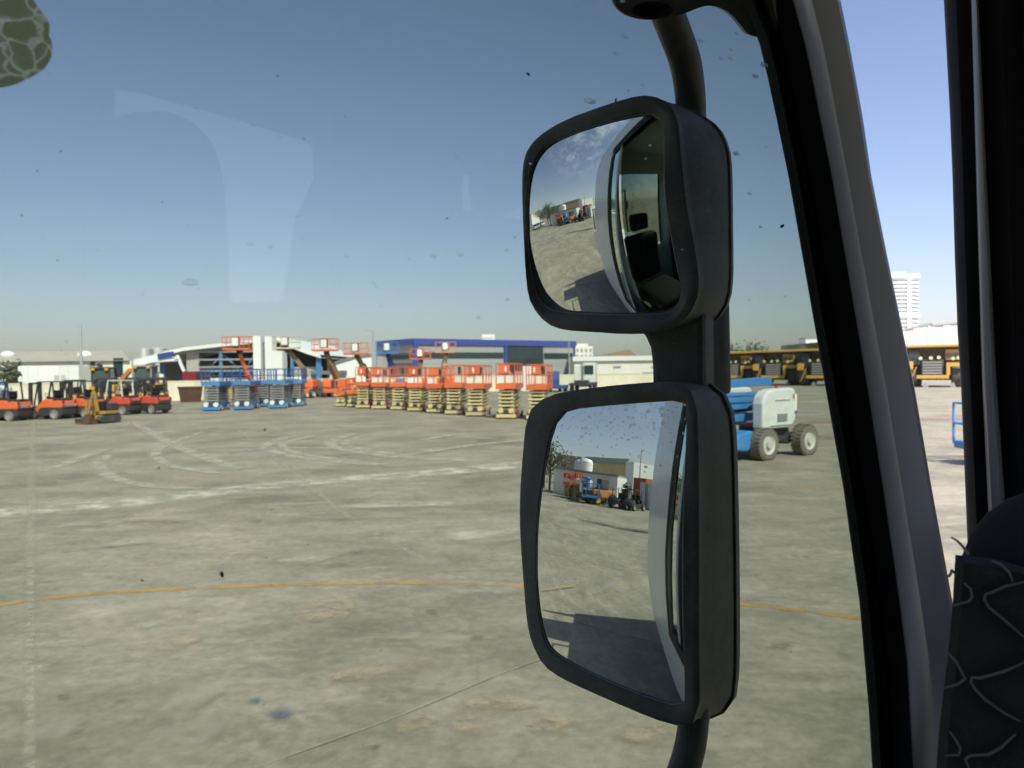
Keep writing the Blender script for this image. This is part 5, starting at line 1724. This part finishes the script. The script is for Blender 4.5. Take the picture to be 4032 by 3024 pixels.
UB = [(2543, 398), (2640, 408), (2705, 428), (2761, 458), (2799, 481), (2836, 526), (2857, 579), (2868, 645), (2871, 903), (2873, 1110), (2861, 1190), (2820, 1255), (2760, 1296), (2600, 1310), (2400, 1312), (2260, 1290), (2170, 1210), (2130, 900), (2150, 640), (2210, 520), (2330, 460)]
LB = [(2600, 1505), (2700, 1500), (2783, 1512), (2832, 1549), (2862, 1596), (2877, 1674), (2884, 1889), (2891, 2330), (2891, 2700), (2876, 2765), (2838, 2812), (2783, 2832), (2700, 2838), (2500, 2770), (2250, 2650), (2150, 2480), (2110, 2200), (2122, 1800), (2170, 1620), (2300, 1560)]
class Mirror:
    def __init__(s, cpx, dist, keypx, target, Rc):
        s.C = at_range(*cpx, dist)
        s.R, s.lift = Rc, 0.0
        N = ((CAM - s.C).normalized() - TF).normalized()
        for _ in range(25):
            K = on_plane(*keypx, s.C, N)
            r_ = (target(K) - K).normalized()
            n0 = (r_ - (K - CAM).normalized()).normalized()
            off = K - s.C
            N = (n0 - off / Rc).normalized()
        s.N = N
    def sag(s, p):
        q = p - s.C
        q -= s.N * q.dot(s.N)
        return p + s.N * (s.lift - q.length_squared / (2 * s.R))
    def reflect(s, x, y):
        p = on_plane(x, y, s.C, s.N)
        q = p - s.C
        n_ = (s.N + q / s.R).normalized()
        d = (p - CAM).normalized()
        return p, d - n_ * (2 * d.dot(n_))
    def ground(s, x, y):
        p, r_ = s.reflect(x, y)
        if r_.z > -1e-4:
            return None
        return p + r_ * (-p.z / r_.z)
# where a picked point of each glass must look: the rear edge of the cab at eye level / the yard behind
lowM = Mirror((2420, 2180), .955, (2572, 1922), lambda K: TP(RE - .0, skin_o(K.z), K.z), 1.25)
upM = Mirror((2370, 850), .945, (2366, 812), lambda K: TP(RE, skin_o(K.z) - .01, K.z), .36)
print('LOW N', lowM.N, 'UP N', upM.N)
for (x, y) in ((2150, 1940), (2300, 1960), (2560, 2010), (2420, 2180), (2690, 2000), (2300, 2600), (2690, 1600)):
    p_, r_ = lowM.reflect(x, y)
    print('low', x, y, 'heading', round(math.degrees(math.atan2(r_.x, r_.y)) % 360, 1), 'elev', round(math.degrees(math.asin(r_.z)), 1))
for (x, y) in ((2090, 880), (2361, 824), (2370, 680), (2200, 1200), (2550, 500), (2640, 1100)):
    p_, r_ = upM.reflect(x, y)
    print('up', x, y, 'heading', round(math.degrees(math.atan2(r_.x, r_.y)) % 360, 1), 'elev', round(math.degrees(math.asin(r_.z)), 1))

def mirror_body(Mr, cpx, inner, outer, back, depth, name_glass='mirror_glass'):
    N = Mr.N
    P0 = Mr.C
    gi = [on_plane(x, y, P0, N) for x, y in resample(chaikin(inner, 1), cpx)]
    go_ = [on_plane(x, y, P0, N) for x, y in resample(chaikin(outer, 1), cpx)]
    cg = sum(gi, Vector()) / len(gi)
    Mr.lift = max((p - P0).length_squared for p in gi) / (2 * Mr.R) * .55
    co = sum(go_, Vector()) / len(go_)
    PB = P0 - N * depth
    bk_ = [on_plane(x, y, PB, N) for x, y in resample(chaikin(back, 1), (cpx[0] + 60, cpx[1]))]
    cb = sum(bk_, Vector()) / len(bk_)
    def sc_(pts, c, k_, d):
        return [c + (p - c) * k_ + N * d for p in pts]
    lip = [a.lerp(b_, .12) for a, b_ in zip(gi, go_)]
    mid = [a.lerp(b_, .55) for a, b_ in zip(gi, go_)]
    gs = [Mr.sag(p) for p in gi]
    rgs = [[p - N * .003 for p in gs], [p.lerp(g_, .8) + N * .0035 for p, g_ in zip(lip, gs)], [p + N * .005 for p in mid], [a.lerp(b_, .86) + N * .004 for a, b_ in zip(gi, go_)], [p + N * .002 for p in go_], [p - N * .012 for p in go_],
           *[[a.lerp(b_, k_) for a, b_ in zip([p - N * .012 for p in go_], bk_)] for k_ in (.05, .95)],
           sc_(bk_, cb, .992, .0), sc_(bk_, cb, .992, -.003), sc_(bk_, cb, 1.012, -.004), sc_(bk_, cb, 1.010, -.016), sc_(bk_, cb, .985, -.028), sc_(bk_, cb, .93, -.038), sc_(bk_, cb, .8, -.048), sc_(bk_, cb, .4, -.054)]
    hs = MB().rings(rgs, cap1=True).build('mirror_housing', BLACKP, truck, smooth=True, angle=42)
    # glass: concentric rings on the sphere
    gr = []
    for k_ in (1.0, .85, .7, .55, .4, .25, .1):
        gr.append([Mr.sag(cg + (p - cg) * k_) for p in gi])
    gm = MB().rings(gr, cap1=True).build(name_glass, mm, hs, recalc=False, smooth=True, angle=90)
    # exact normals of the sphere: make sure the faces look outwards
    me_ = gm.data
    if me_.polygons[0].normal.dot(N) < 0:
        me_.flip_normals()
    sub = gm.modifiers.new('sub', 'SUBSURF')
    sub.levels = sub.render_levels = 0
    gm.modifiers.remove(sub)
    # bright bevelled edge of the glass
    ed_ = MB().tube([p + N * .0005 for p in gs] + [gs[0] + N * .0005], .0009, 5).build('glass_edge', mat('ground glass edge', (.32, .35, .36), .4), hs, smooth=True)
    return hs, gm, gi, go_, co
def sphere_normals(gm, Mr):
    me_ = gm.data
    nn = []
    for v in me_.vertices:
        q = v.co - Mr.C
        q -= Mr.N * q.dot(Mr.N)
        nn.append((Mr.N + q / Mr.R).normalized())
    me_.normals_split_custom_set_from_vertices(nn)
hu, gu, giu, gou, cou = mirror_body(upM, (2370, 850), UG, UO, UB, .085)
hl, gl_, gil, gol, col_ = mirror_body(lowM, (2420, 2180), LG, LO, LB, .085)
sphere_normals(gu, upM)
sphere_normals(gl_, lowM)

# neck between the two housings
Nn = (upM.N + lowM.N).normalized()
Pn = at_range(2650, 1400, .955)
NK = [(2480, 1285), (2530, 1322), (2552, 1370), (2560, 1440), (2562, 1540), (2680, 1540), (2770, 1545), (2768, 1400), (2768, 1180), (2690, 1220), (2600, 1262)]
fk_ = [on_plane(x, y, Pn - Nn * .004, Nn) for x, y in NK]
MB().rings([[p - Nn * .002 for p in fk_], [p - Nn * .05 for p in fk_]], cap0=True, cap1=True).build('mirror_neck', BLACKP, truck, bevel=.008)
PB2 = Pn - Nn * .060
bk = [on_plane(x, y, PB2, Nn) for x, y in ((2600, 1290), (2590, 1545), (2780, 1560), (2770, 1200), (2690, 1240))]
bk2 = [on_plane(x, y, PB2 - Nn * .03, Nn) for x, y in ((2650, 1290), (2640, 1545), (2873, 1555), (2866, 1180), (2750, 1200))]
MB().rings([[p + Nn * .003 for p in bk], bk2, [p - Nn * .012 for p in bk2]], cap0=True, cap1=True).build('mirror_neck', BLACKP, truck, bevel=.006)

# arms and top bracket
def ar(x, y, r=1.03):
    return at_range(x, y, r)
def spline(pts, sub=6):
    Q = []
    for i in range(len(pts) - 1):
        a, b_, c, d = pts[max(i - 1, 0)], pts[i], pts[i + 1], pts[min(i + 2, len(pts) - 1)]
        for k_ in range(sub):
            t_ = k_ / sub
            Q.append(0.5 * ((2 * b_) + (c - a) * t_ + (2 * a - 5 * b_ + 4 * c - d) * t_ * t_ + (3 * b_ - a - 3 * c + d) * t_ ** 3))
    Q.append(pts[-1])
    return Q
ARM = mat('dusty black arm', (.065, .062, .058), .45, dust=.26, scale=25, bump=.1, bscale=400)
MB().tube(spline([ar(2590, -160, .96), ar(2612, 0, .97), ar(2650, 110, .99), ar(2694, 230, 1.01), ar(2714, 340, 1.03), ar(2721, 450, 1.035), ar(2723, 600, 1.04)]), .0196, 18).build('mirror_arm', ARM, truck, smooth=True)
MB().tube(spline([ar(2740, 2740), ar(2730, 2850), ar(2717, 2940), ar(2694, 3024), ar(2660, 3110), ar(2615, 3200)]), .0192, 18).build('mirror_arm', ARM, truck, smooth=True)
BR = [(2370, -160), (2398, -20), (2412, 22), (2440, 52), (2490, 73), (2550, 80), (2615, 75), (2690, 56), (2755, 28), (2795, 20), (2835, 27), (2880, 52), (2920, 98), (2946, 134), (2968, 145), (3010, 150), (3080, 140), (3040, -160)]
bp_ = [at_range(x, y, .90) for x, y in chaikin(BR, 2)]
bd = ray(2650, 40)
cB = sum(bp_, Vector()) / len(bp_)
br = MB().rings([[cB + (p - cB) * .965 - bd * .006 for p in bp_], [cB + (p - cB) * .99 + bd * .0 for p in bp_], [p + bd * .012 for p in bp_], [p + bd * .07 for p in bp_]], cap0=True, cap1=True).build('mirror_bracket', ARM, truck, smooth=True, angle=60)
def oval(cx, cy, rx, ry, r, n_=28):
    return [at_range(cx + rx * math.cos(2 * math.pi * k_ / n_), cy + ry * math.sin(2 * math.pi * k_ / n_), r) for k_ in range(n_)]
MB().rings([oval(2566, 40, 84, 34, .888), oval(2566, 40, 76, 29, .886), oval(2566, 40, 60, 22, .889), oval(2566, 40, 40, 14, .891)], cap1=True).build('lamp_lens', RUBBER, br, smooth=True)

# ---- sticker on the pane, top left
stk = thing('sticker', 'faded green sticker with pale cracks on the window at the top left', 'sticker')
SC = (20, 150)
out_ = []
rg_ = random.Random(5)
SB = [(-40, -60), (90, -60), (130, 0), (160, 45), (190, 75), (197, 110), (190, 140), (206, 165), (207, 215), (190, 250), (170, 275), (130, 300), (80, 325), (30, 343), (-40, 348), (-160, 330), (-260, 200), (-220, 0), (-120, -60)]
spt = [on_plane(x, y, TP(0, PO - .008, 2.4), TO) for x, y in chaikin(SB, 1)]
GRN = bpy.data.materials.new('faded green vinyl')
GRN.use_nodes = True
gb = GRN.node_tree.nodes['Principled BSDF']
gb.inputs['Base Color'].default_value = (.060, .085, .045, 1)
gb.inputs['Roughness'].default_value = .7
gtc = GRN.node_tree.nodes.new('ShaderNodeTexCoord')
gdn = GRN.node_tree.nodes.new('ShaderNodeTexNoise')
gdn.inputs['Scale'].default_value = 90
gmxv = GRN.node_tree.nodes.new('ShaderNodeMix')
gmxv.data_type = 'VECTOR'
gmxv.inputs['Factor'].default_value = .012
GRN.node_tree.links.new(gtc.outputs['Object'], gdn.inputs['Vector'])
GRN.node_tree.links.new(gtc.outputs['Object'], gmxv.inputs['A'])
GRN.node_tree.links.new(gdn.outputs['Color'], gmxv.inputs['B'])
gvo = GRN.node_tree.nodes.new('ShaderNodeTexVoronoi')
gvo.feature = 'DISTANCE_TO_EDGE'
gvo.inputs['Scale'].default_value = 78
GRN.node_tree.links.new(gmxv.outputs['Result'], gvo.inputs['Vector'])
gvr = GRN.node_tree.nodes.new('ShaderNodeValToRGB')
gvr.color_ramp.elements[0].position, gvr.color_ramp.elements[1].position = 0.015, 0.07
gvr.color_ramp.elements[0].color, gvr.color_ramp.elements[1].color = (1, 1, 1, 1), (0, 0, 0, 1)
GRN.node_tree.links.new(gvo.outputs['Distance'], gvr.inputs['Fac'])
gno = GRN.node_tree.nodes.new('ShaderNodeTexNoise')
gno.inputs['Scale'].default_value = 40
gra = GRN.node_tree.nodes.new('ShaderNodeValToRGB')
gra.color_ramp.elements[0].color, gra.color_ramp.elements[1].color = (.34, .40, .26, 1), (.55, .64, .48, 1)
GRN.node_tree.links.new(gno.outputs['Fac'], gra.inputs['Fac'])
gcm = GRN.node_tree.nodes.new('ShaderNodeMix')
gcm.data_type = 'RGBA'
gcm.inputs['B'].default_value = (.92, .98, .95, 1)
GRN.node_tree.links.new(gvr.outputs['Color'], gcm.inputs['Factor'])
GRN.node_tree.links.new(gra.outputs['Color'], gcm.inputs['A'])
GRN.node_tree.links.new(gcm.outputs['Result'], gb.inputs['Base Color'])
gtr = GRN.node_tree.nodes.new('ShaderNodeBsdfTranslucent')
GRN.node_tree.links.new(gcm.outputs['Result'], gtr.inputs['Color'])
gmx = GRN.node_tree.nodes.new('ShaderNodeMixShader')
gmx.inputs[0].default_value = .7
GRN.node_tree.links.new(gb.outputs[0], gmx.inputs[1])
GRN.node_tree.links.new(gtr.outputs[0], gmx.inputs[2])
GRN.node_tree.links.new(gmx.outputs[0], GRN.node_tree.nodes['Material Output'].inputs['Surface'])
MB().rings([[p - TO * .001 for p in spt], spt], cap0=True, cap1=True).build('vinyl', GRN, stk)

# ---- dried drops and grit on the pane, drops on the lower mirror
DROP = bpy.data.materials.new('water drop')
DROP.use_nodes = True
db_ = DROP.node_tree.nodes['Principled BSDF']
db_.inputs['Transmission Weight'].default_value = 1.0
db_.inputs['IOR'].default_value = 1.33
db_.inputs['Roughness'].default_value = .02
dgl = DROP.node_tree.nodes.new('ShaderNodeBsdfTransparent')
dmx = DROP.node_tree.nodes.new('ShaderNodeMixShader')
dmx.inputs[0].default_value = .62
DROP.node_tree.links.new(db_.outputs[0], dmx.inputs[1])
DROP.node_tree.links.new(dgl.outputs[0], dmx.inputs[2])
DROP.node_tree.links.new(dmx.outputs[0], DROP.node_tree.nodes['Material Output'].inputs['Surface'])
def dome(mb, c, n_, u, v, ru, rv, h):
    rgs = []
    for k_, hh in ((1.0, 0.0), (.86, .5), (.55, .85), (.15, 1.0)):
        rgs.append([c + u * (math.cos(2 * math.pi * i / 10) * ru * k_) + v * (math.sin(2 * math.pi * i / 10) * rv * k_) + n_ * (h * hh) for i in range(10)])
    mb.rings(rgs, cap0=True, cap1=True)
dm = MB()
lst = [(750, 1112, 26, 12), (988, 960, 12, 7), (1066, 970, 10, 6), (1710, 1008, 13, 8), (1815, 1003, 12, 7), (2450, 3, 10, 6), (2430, 210, 14, 7), (2462, 142, 18, 8), (2760, 160, 14, 7), (2323, 397, 24, 12), (2878, 230, 12, 6), (2838, 228, 8, 6), (2880, 195, 8, 5), (2975, 300, 14, 7), (3010, 255, 16, 10), (2900, 605, 14, 8), (1365, 1010, 9, 5), (1170, 850, 9, 5), (1885, 1250, 9, 6), (2000, 1180, 10, 6), (1996, 985, 9, 6)]
for i in range(70):
    lst.append((rnd.uniform(100, 3000), rnd.uniform(20, 1350), rnd.uniform(3, 8), rnd.uniform(2, 5)))
for x, y, a, b_ in lst:
    c = on_plane(x, y, TP(0, PO + .0065, 2.4), TO)
    s_ = (c - CAM).length / F
    dome(dm, c, TO, TF, Vector((0, 0, 1)), a * s_ * 1.1, b_ * s_, min(a, b_) * s_ * .55)
tag(dm.build('water_drops', DROP, truck, smooth=True), kind='stuff')
gm_ = MB()
for x, y, a in [(2080, 292, 9), (3080, 890, 11), (874, 2262, 12), (625, 1843, 5), (1043, 1692, 6), (2425, 395, 8), (1093, 300, 4), (1760, 860, 5), (560, 2285, 5)] + [(rnd.uniform(50, 3200), rnd.uniform(20, 2900), rnd.uniform(1.5, 4)) for _ in range(60)]:
    if x > 3050 and y < 800:
        continue
    c = on_plane(x, y, TP(0, PO + .0065, 2.4), TO)
    s_ = (c - CAM).length / F
    t_ = rnd.uniform(0, 3.1)
    u_ = TF * math.cos(t_) + Vector((0, 0, 1)) * math.sin(t_)
    dome(gm_, c, TO, u_, u_.cross(TO), a * s_, a * s_ * .5, a * s_ * .4)
tag(gm_.build('grit', mat('dark grit', (.02, .018, .015), .9), truck, smooth=True), kind='stuff')
dl_ = MB()
V3 = Vector((0, 0, 1))
uu = lowM.N.cross(V3).normalized()
vv = uu.cross(lowM.N).normalized()
for i in range(230):
    x, y = rnd.uniform(2180, 2690), 1590 + abs(rnd.gauss(0, 120))
    if y > 1900 or x < 2160 + (1700 - y) * .3:
        continue
    p = on_plane(x, y, lowM.C, lowM.N)
    c = lowM.sag(p) + lowM.N * .0004
    r_ = rnd.uniform(.0004, .0012) * (1 if rnd.random() < .85 else 1.9)
    dome(dl_, c, lowM.N, uu, vv, r_ * 1.3, r_, r_ * .5)
tag(dl_.build('water_drops', DROP, hl, smooth=True), kind='stuff')

# ================================================================== BEHIND: WHAT THE MIRRORS SHOW
def mg(x, y):
    """lower mirror, from 830 px wide crop coordinates"""
    q = lowM.ground(2100 + x / 1.338, 1560 + y / 1.338)
    return q
def mdir(x, y):
    p_, r_ = lowM.reflect(2100 + x / 1.338, 1560 + y / 1.338)
    return p_, r_
def at_dist(x, y, D):
    """point seen at crop pixel x,y at horizontal distance D"""
    p_, r_ = mdir(x, y)
    hl_ = math.hypot(r_.x, r_.y)
    return p_ + r_ * (D / hl_)
def face_to(p):
    """rz so that local -Y looks back at the truck"""
    return math.atan2(p.y - 2, p.x) - math.pi / 2
def pos(x, D):
    q = at_dist(x, 470, D)
    return Vector((q.x, q.y, 0))
def wide(x0, x1, D):
    return (pos(x0, D) - pos(x1, D)).length
def hgt(x, y, D):
    return at_dist(x, y, D).z

def mbox(x0, x1, D0, D1, z0, z1, dep, name, mt, par, in_=0.0):
    """box whose front runs between two bearings of the lower mirror"""
    a, b_ = pos(x0, D0), pos(x1, D1)
    away = Vector((b_.y - a.y, -(b_.x - a.x), 0)).normalized()
    if away.dot(a) < 0:
        away = -away
    a, b_ = a + away * in_, b_ + away * in_
    P = [a, b_, b_ + away * dep, a + away * dep]
    vs = [p + Vector((0, 0, z)) for z in (z0, z1) for p in P]
    return MB().add(vs, [(0, 1, 2, 3), (4, 5, 6, 7), (0, 1, 5, 4), (1, 2, 6, 5), (2, 3, 7, 6), (3, 0, 4, 7)]).build(name, mt, par)
# low white building with windows
t = thing('site_office', 'low white building with small windows reflected in the lower mirror', 'building')
zt = 3.1
mbox(112, 452, 40, 37, 0, zt, 6, 'wall', WARM, t)
mbox(108, 456, 39.8, 36.8, zt + .003, zt + .25, 6.4, 'roof', GREY, t)
for x in (125, 148, 310, 328, 352, 372, 420):
    D_ = 40 - 3 * (x - 112) / 340
    mbox(x, x + 9, D_ - .05, D_ - .08, 1.2, 2.2, .04, 'window', GLASSD, t)
mbox(415, 452, 34, 33.6, 0, 3.0, 3, 'annexe_wall', BWHITE, t)
t = thing('yellow_warehouse', 'long yellow clad warehouse reflected in the lower mirror', 'building')
mbox(262, 492, 74, 60, 0, 6.2, 12, 'wall', MIRROR_YEL, t)
mbox(256, 496, 73.6, 59.6, 6.203, 6.6, 13, 'roof', GREY, t)
mbox(392, 412, 65.5, 64.5, 3.4, 4.4, .3, 'window', GLASSD, t)
t = thing('grey_warehouse', 'grey stepped warehouse behind the yellow one in the lower mirror', 'building')
mbox(270, 500, 95, 82, 0, 9.2, 14, 'wall', BGREY, t)
for i in range(4):
    x = 300 + i * 48
    mbox(x, x + 26, 94 - i * 2.5, 93 - i * 2.5, 7.6, 8.4, .2, 'window', GLASSD, t)
mbox(490, 532, 58, 56, 0, 6.6, 8, 'end_wall', BWHITE, t)
t = thing('brown_warehouse', 'dull brown warehouse behind the trees in the lower mirror', 'building')
mbox(120, 250, 92, 88, 0, 8.0, 14, 'wall', mat('brown cladding', (.33, .29, .22), .8), t)
mbox(116, 254, 91.6, 87.6, 8.003, 8.4, 15, 'roof', GREY, t)
for x, D_, h_, r_, lb in ((246, 52, 5.4, 1.1, 'white water tank left of a pair in the lower mirror'), (278, 50, 5.6, 1.4, 'larger white water tank right of a pair in the lower mirror')):
    t = thing('water_tank', lb, 'tank', pos(x, D_), 0, 'white tanks behind the site office')
    MB().tube([(0, 0, 2.8), (0, 0, h_ - .5), (0, 0, h_ - .15), (0, 0, h_)], [r_, r_, r_ * .8, r_ * .3], 16).build('body', BWHITE, t, smooth=True)
    MB().cyl((0, 0, h_ - .02), (0, 0, h_ + .15), .3, 10).build('lid', GREY, t)
    for sx in (-.7, .7):
        for sy in (-.7, .7):
            MB().box(sx * r_ - .08, sx * r_ + .08, sy * r_ - .08, sy * r_ + .08, 0, 2.82).build('leg', GREY, t)
t = thing('container', 'grey white container at the cab edge in the lower mirror', 'container')
mbox(572, 640, 33, 32, .1, 2.8, 6, 'body', OFFW, t)
mbox(598, 612, 32.6, 32.4, .2, 2.6, .05, 'door', GREY, t, -.06)
t = thing('red_container', 'red container behind the black buggies in the lower mirror', 'container')
mbox(535, 600, 48, 47, .1, 3.6, 5, 'body', mat('dull red paint', (.32, .06, .04), .6), t)
mbox(545, 560, 47.8, 47.6, .3, 3.3, .05, 'door', RED, t, -.06)
t = thing('lamp_post', 'tall lamp post rising behind the buggies in the lower mirror', 'lamp post', pos(566, 52))
zl = 8.2
MB().tube([(0, 0, 0), (0, 0, zl)], [.14, .09], 8).build('pole', POLE, t)
MB().box(-.2, .9, -.1, .1, zl, zl + .12).build('lamp_head', POLE, t)
for x, D_, h_, w_, sd, lb in ((92, 46, 7.2, 6, 41, 'bare leafy tree at the left edge of the lower mirror'), (60, 50, 6.5, 6, 42, 'second tree beside the left edge of the lower mirror'), (-40, 52, 6.5, 7, 43, 'tree by the white warehouse in the upper mirror'), (483, 36, 2.6, 1.8, 44, 'small shrub tree against the white annexe in the lower mirror')):
    tree('tree', lb, pos(x, D_), h_, w_, 700, sd, leaf=.22)
# machines
def yard(o, x, D_, turn, nm, grp=None, sc_=1.0):
    p_ = pos(x, D_)
    o.location = p_
    o.rotation_euler = (0, 0, face_to(p_) + R(turn))
    o.scale = (sc_,) * 3
    o['label'] = nm
    if grp:
        o['group'] = grp
    return o
yard(copy_tree(base_s), 182, 34, 14, 'orange scissor lift left of the blue lift in the lower mirror', 'lifts by the site office', 1.0)
yard(copy_tree(base_s), 206, 34.5, 10, 'orange scissor lift behind the first one in the lower mirror', 'lifts by the site office', .95)
yard(copy_tree(base_s), 242, 33, -6, 'orange scissor lift before the blue boom lift in the lower mirror', 'lifts by the site office', 1.05)
yard(copy_tree(artic_blue), 272, 36, 80, 'blue articulated lift between orange lifts and office in the lower mirror', 'lifts by the site office', 1.25)
t = thing('telehandler', 'orange telehandler with tall dark cab in the lower mirror', 'telehandler')
TO_ = MATS['digger orange']
MB().box(-.9, .9, -1.6, 1.8, .7, 1.5).build('body', TO_, t, bevel=.08)
MB().box(-.9, -.05, -.6, .6, 1.51, 2.55).build('cab', DARK, t, bevel=.05)
MB().box(-.92, -.03, -.5, .5, 1.7, 2.4).build('cab_glass', GLASSC, t)
MB().bar((.4, 1.6, 1.7), (.4, -2.4, 1.2), .35, .4).build('boom', TO_, t)
MB().box(-.7, .7, -2.7, -2.5, .4, 1.3).build('carriage', DARK, t)
w0 = wheel(t, (-.95, -1.1, .6), .6, .4, TYRE, YEL)
for c in ((.95, -1.1, .6), (-.95, 1.2, .6), (.95, 1.2, .6)):
    twin(w0, t, c)
yard(t, 362, 32, 50, t['label'])
def buggy(label, roofm):
    t = thing('utility_buggy', label, 'buggy', (0, 0, 0), 0, 'black buggies in the lower mirror')
    MB().prism([(-1.3, .4), (-1.35, .8), (-.7, 1.0), (-.6, .6), (.5, .6), (.55, 1.0), (1.4, 1.0), (1.4, .4)], 'x', -.65, .65).build('body', DARK, t, bevel=.04)
    MB().box(-.68, .68, -.75, .65, 1.88, 1.95).build('roof', roofm, t, bevel=.03)
    for x in (-.6, .6):
        for (a, b_) in ((-.75, -.55), (.55, .5)):
            MB().bar((x, a, .95), (x, b_, 1.9), .06, .06).build('post', DARK, t)
    MB().box(-.5, .5, .1, .5, .62, 1.0).build('seat', RUBB2, t, bevel=.05)
    MB().box(-.5, .5, .42, .55, 1.0, 1.45).build('seat_back', RUBB2, t, bevel=.05)
    w0 = wheel(t, (-.62, -.9, .33), .33, .25, TYRE, GREY)
    for c in ((.62, -.9, .33), (-.62, .95, .33), (.62, .95, .33)):
        twin(w0, t, c)
    return t
yard(buggy('', WHITE), 470, 30, 30, 'black buggy with white roof in the lower mirror')
yard(buggy('', DARK), 540, 29.5, 30, 'black buggy with dark roof nearest the cab in the lower mirror')
# further left: seen in the wide angle mirror
t = thing('white_warehouse', 'plain white warehouse at the left of the upper mirror', 'building')
mbox(-150, -30, 66, 80, 0, 6.0, 18, 'wall', BWHITE, t)
mbox(-155, -28, 65.7, 79.7, 6.003, 6.4, 19, 'roof', GREY, t)
for k_, (x, D_) in enumerate(((-120, 52), (-80, 56), (-20, 60))):
    p_ = pos(x, D_)
    o = van(['white van nearest the left edge of the upper mirror', 'white van before the white warehouse in the upper mirror', 'white van by the tree in the upper mirror'][k_], 2000, 1500, 50, WHITE, 0, grp='white vans in the upper mirror')
    o.location = p_
    o.rotation_euler = (0, 0, face_to(p_) + R(70))
# damp streak and joints on the yard behind
def mgp(x, y):
    q = mg(x, y)
    return (q.x, q.y, 0)
ground_ribbon('ground_stain', [mgp(250, 650), mgp(350, 668), mgp(450, 690), mgp(560, 708), mgp(640, 722)], [.3, .6, .9, .8, .6], WETD, wob=.1, world=True)
ground_ribbon('ground_joint', [mgp(40, 822), mgp(200, 858), mgp(400, 905), mgp(620, 952)], .05, JOINTD, world=True)
ground_ribbon('ground_joint', [mgp(40, 1140), mgp(200, 1190), mgp(400, 1250), mgp(640, 1305)], .04, JOINTD, world=True)
ground_ribbon('tyre_track', [mgp(310, 1060), mgp(400, 1020), mgp(460, 975), mgp(480, 930)], .3, DUSTF, wob=.1, world=True)
ground_ribbon('painted_line', [mgp(30, 1035), mgp(90, 1026), mgp(160, 1015), mgp(240, 1003)], .09, LINE, world=True)
# added unseen rails, loops and boxes that shape the truck's shadow on the yard
for pts in ([TP(-4.2, -.6, 1.72), TP(-4.2, -.6, 2.5), TP(-4.2, .05, 2.5), TP(-4.2, .05, 1.72)], [TP(-3.2, -.7, 1.72), TP(-3.2, -.7, 2.9), TP(-2.6, -.7, 2.9), TP(-2.6, -.7, 1.72)],
            [TP(-1.15, .10, 1.72), TP(-1.15, .10, 3.45), TP(-1.15, -.7, 3.45), TP(-1.15, -.7, 1.72)], [TP(-1.12, -.9, 2.5), TP(-1.12, -1.2, 3.1), TP(-.8, -1.2, 3.1), TP(-.8, -.8, 2.5)]):
    MB().tube(pts, .025, 6).build('shadow_rail', DARK, truck)
slab(-3.9, -3.3, -.7, .05, 1.72, 2.5).build('shadow_block', CABW, truck)
slab(-.7, .2, -.5, .1, 3.34, 3.62).build('shadow_box', DARK, truck)

# ------------------------------------------------------------------ dusty air
HAZE = 0.0002
if HAZE:
    hm = bpy.data.materials.new('dusty air')
    hm.use_nodes = True
    n = hm.node_tree.nodes
    n.clear()
    ho, hv = n.new('ShaderNodeOutputMaterial'), n.new('ShaderNodeVolumePrincipled')
    hv.inputs['Color'].default_value = (.97, .985, 1.0, 1)
    hv.inputs['Density'].default_value = HAZE
    hv.inputs['Anisotropy'].default_value = 0.3
    hm.node_tree.links.new(hv.outputs[0], ho.inputs['Volume'])
    hz = MB().box(-1490, 1490, -1490, 1490, -1.0, 110.0).build('haze', hm)
    tag(hz, kind='stuff')
